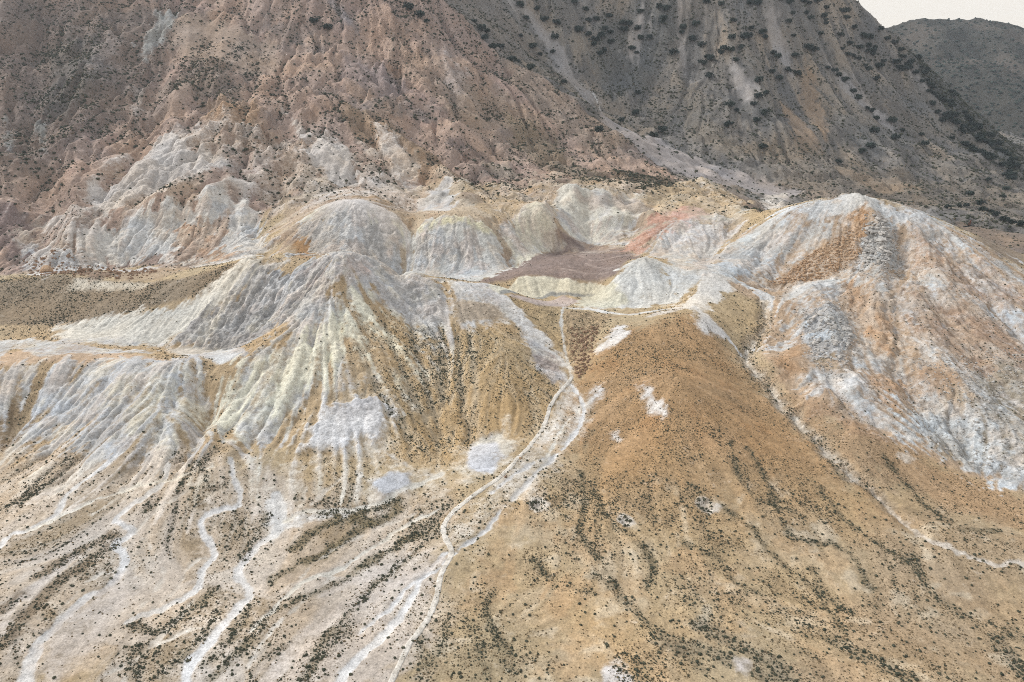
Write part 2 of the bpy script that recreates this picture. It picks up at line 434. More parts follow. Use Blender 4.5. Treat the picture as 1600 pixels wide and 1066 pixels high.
area([(890,600),(960,520),(1060,490),(1115,510),(1175,590),(1290,700),(1340,760),(1150,775),(950,745),(885,690)], mottle([(170,127,82), (190,152,108)], 30, .6, seed=95, lic=.35), soft=12, amp=8)
area([(870,700),(1380,760),(1360,850),(900,820)], soil((180,144,98), .6, veg=.18), soft=14, amp=10)
area([(1180,580),(1300,650),(1450,718),(1640,780),(1640,850),(1400,760),(1280,690)], soil((172,138,100), .9, veg=.22, vsz=.4), soft=8, amp=6, streak=3)
area([(1380,760),(1640,850),(1640,1090),(1250,1090)], soil((168,142,110), .7), soft=20, amp=14)
area([(700,940),(860,980),(850,1090),(640,1090)], soil((166,144,106), .6, veg=.13, vsz=.5), soft=12, amp=10)
area([(900,960),(1060,930),(1150,980),(1000,1050),(900,1020)], soil((194,158,108), .6), soft=12, amp=8)
area([(590,480),(690,500),(790,500),(870,590),(860,650),(800,720),(700,720),(560,720),(520,690),(600,560)], soil((186,154,106), .9, veg=.34, vsz=.45, rill=.8), soft=7, amp=4, streak=7)
area([(770,450),(880,482),(890,580),(830,510)], soil((184,156,112), .9, veg=.3, vsz=.4), soft=2, amp=1.5)
area([(880,484),(960,490),(930,530),(905,590),(885,560)], soil((180,152,114), .9, veg=.28, vsz=.45, rock=.7), soft=2, amp=1.5)
area([(0,440),(100,430),(200,440),(300,432),(400,400),(445,412),(380,440),(300,462),(200,490),(120,505),(0,508),(-200,500),(-200,440)], soil((150,130,104), 1, veg=.36, vsz=.5, rill=.2, m=0), soft=3, amp=2.5)
area([(120,436),(240,440),(220,452),(110,450)], soil((206,194,172), .85, veg=.14), soft=4, amp=3)
area([(0,620),(40,620),(55,690),(0,710),(-150,720),(-150,620)], soil((146,120,88), .9, veg=.34), soft=6, amp=6, streak=4)
area([(0,552),(130,540),(200,552),(290,566),(200,563),(60,568),(0,574),(-200,575),(-200,552)], soil((196,166,134), 1, veg=.06, rill=.1), soft=2, amp=1.5)
area([(400,520),(330,560),(300,556),(260,545),(300,540)], soil((190,186,178), .8, veg=.0, rill=.1), soft=3, amp=2)

# ---- the big slope
area([(0,1),(300,1),(260,100),(180,200),(60,280),(0,300),(-250,300),(-250,1)], soil((124,108,98), .85, veg=.06, vsz=.9), soft=30, amp=26, streak=16)
area([(420,1),(690,1),(780,85),(850,130),(800,140),(600,60),(480,40)], soil((154,130,117), .8, veg=.045, vsz=1.0), soft=20, amp=18, streak=12)
area([(265,30),(330,35),(430,70),(440,105),(380,120),(300,105),(270,75)], soil((174,150,130), 1, veg=.006, rock=.0, rill=.4), soft=8, amp=8)
area([(60,70),(150,60),(165,110),(130,190),(75,190)], soil((106,100,94), .8, veg=.13, vsz=.95), soft=12, amp=12, streak=8)
area([(300,100),(370,110),(380,160),(310,165),(240,140),(280,130)], soil((124,112,102), .7, veg=.13, vsz=.9), soft=10, amp=9)
area([(315,165),(410,170),(420,205),(480,235),(470,268),(400,240),(330,228)], soil((172,142,114), .85, rock=1.0, veg=.02), soft=5, amp=7, streak=5)
area([(320,175),(410,178),(408,212),(335,222)], soil((174,138,104), .6, rock=1.0), soft=4, amp=6, streak=8)
area([(200,200),(310,215),(200,250),(130,320),(110,370),(90,350),(120,270)], soil((176,148,128), .8, veg=.015), soft=10, amp=12, streak=8)
area([(230,140),(270,120),(330,90),(380,110),(300,175),(200,205),(210,170)], soil((150,128,110), .5), soft=10, amp=10, streak=8)
area([(420,220),(540,255),(640,330),(600,345),(520,325),(420,270)], soil((160,126,94), .85, veg=.05, vsz=.7), soft=8, amp=6, streak=5)
area([(560,30),(600,35),(640,70),(665,120),(680,150),(650,160),(610,130),(570,90)], soil((182,150,128), .75, rock=1.0, veg=.012), soft=8, amp=8, streak=8)
area([(530,90),(590,110),(655,155),(600,160),(540,130)], soil((142,126,124), .7, veg=.01), soft=8, amp=6, streak=5)
area([(620,80),(720,140),(840,250),(800,250),(700,180),(640,140)], soil((166,142,122), .6, veg=.025), soft=12, amp=10, streak=10)
area([(690,140),(790,150),(850,200),(800,215),(700,190)], soil((166,142,120), .7, veg=.03), soft=12, amp=9)
area([(780,85),(930,190),(1000,235),(930,240),(860,190),(800,140)], soil((152,132,114), .8, veg=.05), soft=9, amp=8, streak=6)
area([(530,165),(600,190),(700,250),(780,300),(730,300),(620,250),(540,200)], soil((152,124,94), .8, veg=.04, vsz=.7), soft=7, amp=6, streak=6)
area([(700,230),(760,240),(840,295),(845,315),(830,310),(790,275)], soil((132,112,102), .9, veg=.03), soft=5, amp=5, streak=4)
area([(790,185),(870,220),(900,260),(1000,282),(1060,285),(1030,300),(960,298),(870,270),(800,230)], soil((140,122,98), .8, veg=.08, vsz=.8), soft=8, amp=7, streak=5)
area([(960,270),(1060,285),(1075,292),(1010,302),(950,295)], soil((112,98,80), .8, veg=.14, vsz=.9), soft=6, amp=5)
area([(500,1),(520,1),(560,50),(545,48)], soil((142,134,134), .8, veg=.005), soft=5, amp=4)
area([(0,330),(50,340),(70,390),(30,400),(0,390),(-200,390),(-200,330)], soil((134,112,106), .8, veg=.02), soft=6, amp=8)
area([(30,395),(110,395),(190,430),(150,437),(60,430)], soil((138,112,92), .9, rock=.7, veg=.04, vsz=.7), soft=4, amp=5)
area([(200,425),(300,405),(330,412),(250,437),(180,438)], soil((166,142,116), .7, veg=.03), soft=4, amp=4)
for q in ([(40,160),(55,180),(68,215),(62,250),(70,250),(76,215),(62,180)], [(8,180),(22,215),(20,240),(12,238)]):
    area(q, crust((124,124,120), .8, rock=.6), soft=4, amp=5, streak=3)
area([(248,18),(278,28),(260,60),(230,92),(218,84),(236,45)], crust((150,150,146), .75, rock=.7, veg=.004), soft=5, amp=8, streak=6)
area([(165,70),(185,62),(175,100),(150,130),(148,115)], crust((168,150,138), .5, rock=.4), soft=6, amp=8, streak=8)
area([(205,140),(220,135),(215,175),(203,170)], crust((168,156,146), .6), soft=5, amp=6, streak=6)
area([(440,168),(465,175),(485,225),(470,225)], crust((196,184,170), .65, veg=.004), soft=5, amp=7, streak=5)
area([(478,240),(500,225),(540,222),(565,270),(555,290),(520,288),(490,265)], crust((188,190,190), .95, veg=.004, rock=.4), soft=5, amp=7, streak=4)
area([(600,210),(640,250),(665,290),(640,300),(610,260)], crust((198,190,182), .55, veg=.004), soft=6, amp=7, streak=9)
area([(700,100),(735,130),(720,160),(705,150)], crust((176,160,150), .5), soft=6, amp=8, streak=8)
area([(150,322),(195,258),(262,213),(300,233),(345,250),(372,270),(330,278),(285,288),(225,305),(170,335)], crust((182,186,188), 1, veg=.003, rock=.6), soft=5, amp=7, streak=5)
area([(140,300),(185,283),(172,325),(150,335)], crust((142,144,136), .9, veg=.003, rock=.8), soft=4, amp=4)
area([(335,290),(380,285),(405,330),(425,395),(390,408),(300,412),(240,405),(120,402),(105,370),(190,340),(300,325)], crust((208,202,192), .95, veg=.004, rock=.55, rill=1.6), soft=5, amp=7, streak=6)
area([(30,375),(55,365),(80,385),(130,402),(240,412),(235,425),(130,412),(75,435),(40,420)], crust((200,198,196), .9, veg=.01), soft=4, amp=4, streak=3)
area([(275,350),(350,340),(355,405),(278,402)], soil((196,156,122), .9, m=.12, rock=.5), soft=5, amp=8, streak=6)
area([(200,320),(260,295),(330,283),(300,300),(230,325),(190,340)], soil((166,134,104), 1, m=.05, veg=.04), soft=4, amp=5, streak=4)
area([(355,290),(375,292),(372,320),(360,318)], soil((150,136,122), .9, m=.1), soft=3, amp=3)
area([(455,370),(490,362),(490,405),(460,400)], soil((176,134,88), 1, m=0, veg=.05), soft=3, amp=4)
area([(500,362),(517,360),(516,402),(497,400)], soil((170,130,86), 1, m=0, veg=.05), soft=2, amp=3)

# ---- left crater
area([(400,402),(445,412),(400,440),(340,480),(285,522),(250,542),(100,537),(95,512),(170,492),(300,464)], crust((206,200,186), .95, veg=.008, rock=.35, rill=1.0), soft=8, amp=5, streak=3)
area([(400,417),(450,420),(500,402),(525,412),(515,480),(480,505),(430,505),(390,535),(335,548),(270,533),(330,490),(380,445)], crust((158,154,150), 1.0, veg=.002, rock=.9, rill=1.6), soft=3, amp=4, streak=4)
area([(470,410),(525,405),(520,470),(480,490)], crust((172,158,150), 1.0, veg=.002, rock=.8), soft=5, amp=5, streak=4)
area([(285,555),(350,545),(392,553),(345,571)], crust((206,206,204), 1, veg=0, rill=.05), soft=2, amp=1.5)
area([(60,560),(20,545),(0,560),(-100,550),(-100,540),(50,530),(180,545),(250,548),(240,553)], crust((198,200,200), .7, veg=.01), soft=2, amp=3)
area([(0,578),(100,563),(290,563),(325,580),(342,602),(352,640),(320,690),(255,735),(150,725),(60,690),(30,640),(0,620),(-100,610),(-100,580)], crust((196,200,204), .80, veg=.02, rill=1.2, rock=.1, streaky=.30), soft=10, amp=5, streak=9)
area([(200,600),(330,600),(350,650),(300,700),(200,700),(180,640)], crust((214,204,180), .8, veg=.02, streaky=.3), soft=9, amp=6, streak=9)
area([(0,640),(60,690),(150,720),(260,730),(330,700),(420,690),(480,720),(430,780),(250,790),(80,790),(0,740)], crust((206,198,184), .34, streaky=.36), soft=10, amp=8, streak=8)
area([(545,398),(585,440),(565,500),(545,560),(490,625),(430,690),(350,700),(330,640),(345,600),(370,566),(430,530),(490,480),(520,430)], crust((212,207,188), .8, veg=.035, rill=1.2, rock=.25, streaky=.25), soft=6, amp=5, streak=9)
area([(570,470),(590,520),(560,600),(500,660),(440,700),(400,720),(480,640),(540,560)], crust((208,200,176), .45, veg=.10, streaky=.45), soft=6, amp=6, streak=8)
area([(500,402),(545,394),(600,413),(690,437),(700,480),(680,535),(640,505),(590,470),(565,430),(520,470),(505,440)], crust((190,184,178), .95, veg=.004, rock=.7, rill=1.1), soft=4, amp=5, streak=5)
area([(545,394),(590,410),(570,430),(530,430)], crust((206,182,168), .95, veg=.004, rock=.6), soft=5, amp=5)
area([(590,480),(660,500),(700,480),(720,500),(700,540),(650,600),(620,690),(590,690),(560,600)], crust((204,196,178), .30, streaky=.42), soft=7, amp=5, streak=9)
area([(340,700),(560,700),(520,760),(430,780),(300,770)], crust((206,200,184), .28, streaky=.42), soft=8, amp=6, streak=8)
for q in ([(540,470),(555,520),(520,590),(500,560)], [(440,520),(400,560),(380,600),(420,560)], [(350,610),(340,650),(320,660)]):
    area(q, crust((210,206,172), .75), soft=5, amp=5, streak=6)
area([(482,662),(520,632),(590,618),(608,640),(592,672),(525,702),(468,708)], crust((206,206,207), .98, veg=.008, rill=.5, rock=.5, dh=2.2), soft=7, amp=5, streak=4)
area([(738,692),(788,668),(812,690),(790,722),(742,742),(724,712)], crust((198,199,202), .9, veg=.01, rill=.1), soft=5, amp=3)
area([(735,690),(785,672),(800,684),(750,696)], crust((186,184,184), .98, veg=.01, dh=-1.6, rock=.5), soft=3, amp=2)
area([(578,758),(608,735),(642,738),(650,762),(600,777)], crust((186,187,189), .9, veg=0, rill=.05, dh=1.4), soft=4, amp=1.5)
area([(660,740),(690,735),(700,752),(665,760)], crust((198,196,196), .6, veg=.02), soft=4, amp=3)
area([(700,440),(755,446),(830,498),(880,556),(893,588),(878,604),(845,560),(800,506),(722,516),(700,490)], crust((204,200,194), .85, veg=.03, rill=.5, rock=.3), soft=5, amp=4, streak=3)
area([(712,468),(778,476),(792,500),(716,506)], soil((166,150,130), 1, m=.1, veg=.03), soft=3, amp=2)
area([(822,528),(866,554),(884,594),(862,600),(832,562)], crust((164,150,142), .98, rock=.6), soft=2, amp=2)

# ---- crater of the dome
area([(748,444),(810,433),(860,431),(930,440),(962,447),(930,463),(860,462),(780,459)], crust((212,204,178), .98, veg=.004, rill=.8, rock=.1), soft=1.2, amp=1)
area([(780,456),(860,456),(930,458),(930,464),(860,463),(780,462)], crust((150,148,140), .9, veg=.004), soft=1, amp=.8)
area([(795,461),(880,459),(908,470),(882,480),(835,475)], soil((182,164,154), 1, veg=.01, m=.1, rill=.05), soft=1.5, amp=1)
area([(1010,398),(1042,413),(1065,470),(1000,482),(905,480),(898,466),(955,440)], crust((208,205,196), .95, veg=.006, rill=.8, rock=.3), soft=3, amp=3, streak=3)
area([(905,462),(950,446),(985,470),(960,482),(905,478)], crust((206,200,176), .95, veg=.006), soft=3, amp=3)
area([(465,348),(510,318),(550,312),(605,328),(645,355),(630,380),(560,345),(500,345)], crust((214,206,182), .98, veg=.004, rill=.3), soft=3, amp=2, streak=2)
area([(470,352),(560,336),(625,362),(632,400),(620,432),(560,410),(500,398),(450,400)], crust((176,171,164), .98, veg=.004, rock=.7, rill=.8), soft=3, amp=4, streak=4)
area([(640,356),(668,344),(712,335),(752,342),(778,362),(790,400),(800,415),(740,440),(625,432),(636,390)], crust((200,197,188), .98, veg=.004, rock=.5, rill=.7), soft=2.5, amp=3, streak=4)
area([(648,354),(712,335),(772,358),(760,366),(712,350),(660,364)], crust((216,208,172), .98, veg=.004, rill=.3), soft=2.5, amp=2, streak=2)
area([(650,370),(720,370),(740,400),(680,420),(640,420)], crust((178,172,164), .98, rock=.7), soft=4, amp=4, streak=5)
area([(780,356),(835,316),(862,326),(868,360),(860,388),(805,415),(795,390)], crust((212,205,182), .98, veg=.004, rock=.4, rill=.7), soft=2.5, amp=3, streak=3)
area([(866,300),(910,294),(945,296),(975,330),(980,380),(905,375),(872,345),(862,320)], crust((212,206,190), .95, veg=.006, rock=.4, rill=.6), soft=3, amp=4, streak=4)
area([(945,330),(1010,300),(1060,292),(1030,325),(1000,345),(985,372),(965,360)], crust((206,198,178), .75, veg=.02, rill=.6), soft=4, amp=4, streak=4)
area([(660,315),(680,290),(705,288),(720,310),(700,330),(655,330)], crust((204,200,196), .98, veg=.004), soft=3, amp=4, streak=3)
area([(672,312),(685,296),(704,300),(708,318)], crust((170,164,156), .98, veg=.004, rock=.3), soft=2.5, amp=3)
area([(1090,300),(1170,330),(1140,350),(1060,345),(1070,320)], crust((208,198,178), .6, veg=.03, rill=.6), soft=4, amp=4, streak=5)
area([(1040,340),(1160,350),(1150,372),(1110,415),(1060,410),(1000,396),(1020,360)], crust((204,198,192), .85, veg=.006, rill=.6, rock=.3), soft=4, amp=5, streak=6)
area([(975,392),(1010,352),(1060,328),(1050,345),(1020,375),(1000,397)], soil((188,146,120), .95, m=.25, veg=.02), soft=3, amp=4, streak=5)
area([(1030,335),(1075,325),(1110,345),(1050,360)], crust((208,176,164), .55), soft=4, amp=5, streak=5)
area([(1040,400),(1100,400),(1120,425),(1075,455),(1060,465),(1040,430)], crust((194,194,190), .9, rock=.4, veg=.01), soft=4, amp=4)

# ---- fan: white scars
for q in ([(928,545),(975,508),(984,520),(960,540),(935,552)], [(1002,602),(1016,598),(1030,622),(1040,645),(1012,638)], [(903,640),(930,603),(948,606),(940,625),(915,642)], [(1085,478),(1100,485),(1135,528),(1100,520),(1088,508)], [(955,680),(966,676),(966,686),(956,688)]):
    area(q, crust((210,205,199), .98, veg=.10), soft=4.5, amp=2.2, streak=1.5)
area([(1000,495),(1060,480),(1090,476),(1060,486),(1010,500)], crust((212,206,198), .6), soft=2, amp=2)

# ---- white hill at the right
area([(1100,425),(1150,366),(1230,328),(1330,305),(1450,336),(1600,425),(1700,500),(1700,770),(1600,758),(1500,722),(1430,690),(1330,650),(1240,600),(1215,540),(1230,480),(1180,450)], crust((190,191,191), .56, veg=.03, rill=.65, rock=.3, streaky=.30), soft=6, amp=8, streak=9)
area([(1100,428),(1150,372),(1225,336),(1240,350),(1190,400),(1150,440),(1110,470),(1085,500),(1070,480)], crust((206,200,190), .92, veg=.006, rock=.2), soft=4, amp=4, streak=4)
area([(1240,330),(1330,306),(1440,338),(1420,350),(1330,330),(1260,350)], crust((198,199,198), .95, veg=.004, rock=.3), soft=4, amp=4)
area([(1150,400),(1230,350),(1310,330),(1330,350),(1250,385),(1180,425)], crust((198,184,170), .75, rock=.3, veg=.01), soft=5, amp=7, streak=7)
area([(1195,443),(1260,398),(1340,345),(1350,395),(1310,424),(1240,442)], soil((178,146,112), 1, m=.16, rock=.6, veg=.01, rill=.5), soft=3.5, amp=4, streak=4)
area([(1330,340),(1352,325),(1362,360),(1345,390)], soil((182,138,94), .9, m=.2, rock=.7), soft=4, amp=5)
area([(1352,358),(1385,345),(1402,395),(1378,424),(1345,412)], crust((164,160,154), 1, rock=1, veg=.004), soft=3, amp=4)
area([(1245,445),(1340,426),(1350,436),(1270,455),(1215,480)], crust((204,203,200), .95, veg=.004), soft=2.5, amp=2.5)
area([(1250,492),(1300,476),(1335,522),(1312,578),(1270,556)], crust((172,169,165), 1, rock=1, veg=.006), soft=4, amp=5)
area([(1265,560),(1310,552),(1315,585),(1290,580)], soil((150,132,104), 1, m=.1, veg=.2), soft=3, amp=3)
area([(1205,560),(1250,530),(1262,575),(1230,590)], soil((180,142,104), 1, m=.05, veg=.1), soft=4, amp=4)
area([(1270,580),(1340,590),(1350,615),(1290,602)], crust((205,205,205), .95, veg=.006), soft=4, amp=4)
area([(1400,440),(1560,500),(1640,560),(1640,620),(1540,590),(1450,520)], soil((168,136,110), .95, m=.22, veg=.10), soft=7, amp=7, streak=9)
area([(1420,350),(1500,400),(1600,450),(1600,480),(1500,450),(1430,400)], soil((178,142,112), .9, m=.34, veg=.04), soft=6, amp=8, streak=9)
area([(1320,430),(1400,480),(1395,545),(1340,500)], soil((180,144,110), .95, m=.12, veg=.10), soft=5, amp=5, streak=6)
area([(1360,580),(1420,580),(1410,660),(1370,630)], soil((184,146,110), .9, m=.2, veg=.06), soft=5, amp=7, streak=5)
area([(1420,540),(1470,570),(1520,620),(1500,630),(1440,580)], soil((174,136,100), .95, m=.12, veg=.08), soft=4, amp=5, streak=6)
area([(1430,640),(1500,600),(1580,570),(1640,580),(1640,760),(1580,750),(1480,710)], soil((152,142,122), .9, veg=.06, rock=.5), soft=8, amp=9)
area([(1400,620),(1500,640),(1600,680),(1640,700),(1640,765),(1580,752),(1480,712),(1410,680)], crust((188,195,199), .74, veg=.03, rock=.6, streaky=.25), soft=7, amp=8, streak=9)
area([(1250,620),(1330,650),(1400,690),(1340,680),(1260,645)], soil((172,136,100), .9, m=.15, veg=.12), soft=5, amp=7)
for q in ([(1495,728),(1515,728),(1525,735),(1505,737)], [(1530,738),(1550,742),(1545,750)]):
    area(q, crust((200,202,202), .9), soft=2, amp=1.5)

ALLW = [(1100,425),(1150,366),(1230,328),(1330,305),(1450,336),(1600,425),(1700,500),(1700,770),(1600,758),(1500,722),(1430,690),(1330,650),(1240,600),(1215,540),(1230,480),(1180,450)]
area(ALLW, mottle([(206,204,200), (176,178,176), (202,186,168), (186,196,202), (168,166,160)], 26, .75, 'crust', 131, lic=.3), soft=4, amp=4)
area(ALLW, mottle([(192,164,134), (170,142,116), (182,166,148)], 30, .7, 'soil', 151), soft=4, amp=4)
LEFTW = [(0,540),(130,530),(290,540),(400,405),(540,394),(690,436),(760,445),(890,590),(860,620),(720,520),(600,640),(430,710),(250,745),(0,700),(-200,700),(-200,540)]
area(LEFTW, mottle([(206,206,206), (182,184,186), (208,198,176), (196,182,170), (172,170,168)], 22, .7, 'crust', 171, lic=.35), soft=4, amp=4)
BACKW = [(20,360),(190,250),(300,210),(560,220),(700,270),(760,280),(960,290),(1100,300),(1160,370),(1100,430),(990,400),(860,380),(800,415),(620,430),(480,400),(300,420),(40,430)]
area(BACKW, mottle([(208,204,196), (178,174,168), (206,192,172), (188,190,190), (190,172,156)], 24, .7, 'crust', 191, lic=.4), soft=4, amp=4)
area(BACKW, mottle([(204,194,176), (172,142,110), (196,178,160), (156,128,104)], 30, .6, 'soil', 211, lic=.4), soft=6, amp=5)
area([(1090,290),(1200,318),(1500,347),(1640,372),(1900,100),(1311,4),(800,4),(790,90),(930,190),(1000,230)], mottle([(150,137,121), (126,120,114), (158,142,124), (138,127,114), (112,110,107)], 70, .7, seed=231, lic=.45), soft=6, amp=5, xy=np.concatenate([unproject([(1640,372),(1500,347),(1300,318),(1200,318),(1090,290),(1000,232),(930,192),(850,132),(780,87)]), np.array([(60,1300),(-100,1500),(-200,1900),(1310,1900),(1310,1000)])]))
# ---- back mountain and its screes
area([(960,1),(1060,1),(1060,60),(1010,150),(960,160),(930,100)], soil((98,98,96), .8, veg=.045), soft=20, amp=16, streak=10)
for q in ([(1200,20),(1215,25),(1235,80),(1235,110),(1210,90),(1198,50)], [(1060,1),(1078,1),(1066,40),(1075,90),(1085,125),(1068,115),(1056,60)], [(790,1),(830,20),(880,80),(930,160),(925,170),(890,130),(845,70)],
          [(1280,80),(1330,130),(1370,175),(1360,180),(1310,130)], [(1140,120),(1180,150),(1170,170),(1150,160)], [(1420,105),(1460,140),(1505,180),(1495,182),(1440,140)], [(1300,115),(1350,160),(1400,200),(1390,205),(1330,160)], [(1000,30),(1010,40),(985,110),(975,90)]):
    area(q, soil((152,145,140), .95, veg=.002, rill=.4, rock=.03), soft=8, amp=6, streak=8)
area([(1250,95),(1262,110),(1280,150),(1295,210),(1285,225),(1265,180)], soil((146,124,102), .95, veg=.003, rock=.05), soft=6, amp=6, streak=5)
area([(1224,160),(1240,170),(1270,215),(1290,250),(1250,250),(1230,210)], soil((146,123,100), .95, veg=.004, rock=.05), soft=6, amp=7, streak=5)
area([(1060,120),(1080,130),(1120,200),(1200,250),(1120,250),(1070,200)], soil((128,116,100), .7, veg=.02), soft=14, amp=12, streak=8)
area([(1000,225),(1060,260),(1200,285),(1320,300),(1440,310),(1400,325),(1250,300),(1100,270)], soil((138,120,102), .7, veg=.012), soft=10, amp=8)
area([(1150,230),(1300,240),(1450,280),(1600,300),(1600,345),(1450,320),(1250,300)], soil((122,110,96), .7, veg=.035, vsz=1.0), soft=12, amp=10)
area([(1290,260),(1400,285),(1440,300),(1380,300)], soil((146,124,100), .7, veg=.008), soft=7, amp=7)
area([(925,165),(945,185),(1000,215),(1080,245),(1180,280),(1250,300),(1230,315),(1150,295),(1060,270),(1000,240),(940,195)], soil((164,154,149), .95, veg=.004, rock=.02, rill=.15), soft=5, amp=5, streak=3)
trace([(905,125),(922,145),(935,165),(942,175)], crust((200,196,192), .9), w=1.2, soft=1.5, amp=1)
area([(1450,70),(1500,150),(1600,250),(1640,300),(1560,250),(1480,170),(1420,90)], soil((84,86,84), .8, veg=.07, vsz=1.6), soft=14, amp=12)
area([(1190,305),(1230,300),(1225,325),(1200,330)], crust((204,194,180), .6), soft=4, amp=4)
area([(1040,290),(1130,295),(1190,330),(1120,312)], soil((150,122,98), .8, m=.1), soft=5, amp=5)
area([(1520,370),(1600,385),(1600,415),(1560,400)], soil((128,112,102), .7, veg=.01), soft=5, amp=5)

for q, c in (([(1000,306),(1060,288),(1120,296),(1175,326),(1150,336),(1090,326),(1040,322),(1005,318)], (186,160,122)), ([(740,278),(860,288),(880,297),(850,316),(800,330),(775,345),(740,325),(715,300)], (182,154,114)),
             ([(905,286),(1000,296),(960,312),(900,296)], (184,160,122)), ([(1010,330),(1060,320),(1050,345),(1010,352)], (192,170,138)), ([(530,300),(640,318),(660,338),(640,345),(600,322),(540,312)], (186,156,120))):
    area(q, soil(c, .9, m=.22, rill=1.1, veg=.04), soft=4, amp=4, streak=3)
area([(975,393),(1008,355),(1050,330),(1075,322),(1066,338),(1030,368),(1003,397)], soil((190,140,114), 1, m=.22, veg=.01), soft=3, amp=4, streak=5)
area([(1040,330),(1090,318),(1110,330),(1070,345)], crust((204,168,156), .5), soft=5, amp=5)
for q in ([(905,400),(930,408),(960,402),(985,398)], [(915,412),(945,420),(970,414)], [(890,385),(930,392),(975,392)], [(880,420),(920,428),(950,426)]):
    trace(q, soil((172,152,140), .8), w=1.1, soft=1.4, amp=1.2)
area([(60,350),(210,215),(420,190),(560,225),(650,320),(600,345),(480,330),(440,312),(300,415),(40,425)], mottle([(186,160,136), (176,150,128), (192,172,152), (150,124,106)], 36, .6, seed=331, lic=.35), soft=12, amp=10)
area([(380,340),(440,285),(540,262),(700,255),(860,268),(1000,284),(1000,304),(860,312),(740,322),(600,325),(480,345)], mottle([(180,154,126), (166,140,118), (196,178,152), (188,170,150)], 26, .65, seed=361, lic=.4), soft=16, amp=9, streak=6)
area([(60,340),(190,240),(300,195),(430,205),(570,222),(660,300),(600,345),(480,330),(350,280),(200,330),(60,410)], crust((198,188,178), .36, streaky=.16), soft=16, amp=10, streak=8)
# ---- gullies
area([(680,960),(720,860),(800,760),(880,690),(1000,740),(1150,760),(1330,740),(1640,830),(1800,1150),(600,1150)], gullies((152,127,94), .62, .42, .65), soft=14, amp=8)
area([(700,880),(790,780),(1000,760),(1340,760),(1640,840),(1800,1150),(640,1150)], mottle([(202,186,158)], 18, .55, seed=301, lo=.35, hi=.8, lic=.25), soft=14, amp=8)
area([(-100,730),(300,700),(480,760),(690,800),(700,870),(600,1150),(-200,1150)], gullies((206,196,180), .10, None, .75, wt=(.9, .5)), soft=14, amp=8)
area([(-100,730),(300,700),(480,760),(690,800),(700,870),(600,1150),(-200,1150)], gullies((126,108,80), .8, .5, .6, wt=(.1, 1.0)), soft=14, amp=8)
area([(890,600),(960,520),(1060,490),(1115,510),(1175,590),(1290,700),(1340,760),(1150,775),(950,745),(885,690)], gullies((156,126,88), .5, .40, .45), soft=8, amp=6)
area([(590,470),(690,500),(790,500),(870,590),(860,650),(800,720),(700,720),(560,720),(440,720),(480,640),(560,540)], gullies((206,190,162), .55, .46, .75, wt=(1.0, .8)), soft=8, amp=6)
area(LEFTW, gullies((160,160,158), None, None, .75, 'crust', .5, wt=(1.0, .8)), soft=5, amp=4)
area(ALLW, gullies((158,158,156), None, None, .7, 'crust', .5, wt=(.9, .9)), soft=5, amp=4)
area(ALLW, gullies((150,128,106), .12, None, .6), soft=5, amp=4)
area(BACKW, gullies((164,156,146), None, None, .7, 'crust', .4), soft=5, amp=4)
area([], gullies((118,106,98), .09, 1.0, .5), soft=6, amp=5, xy=SLOPE_XY)
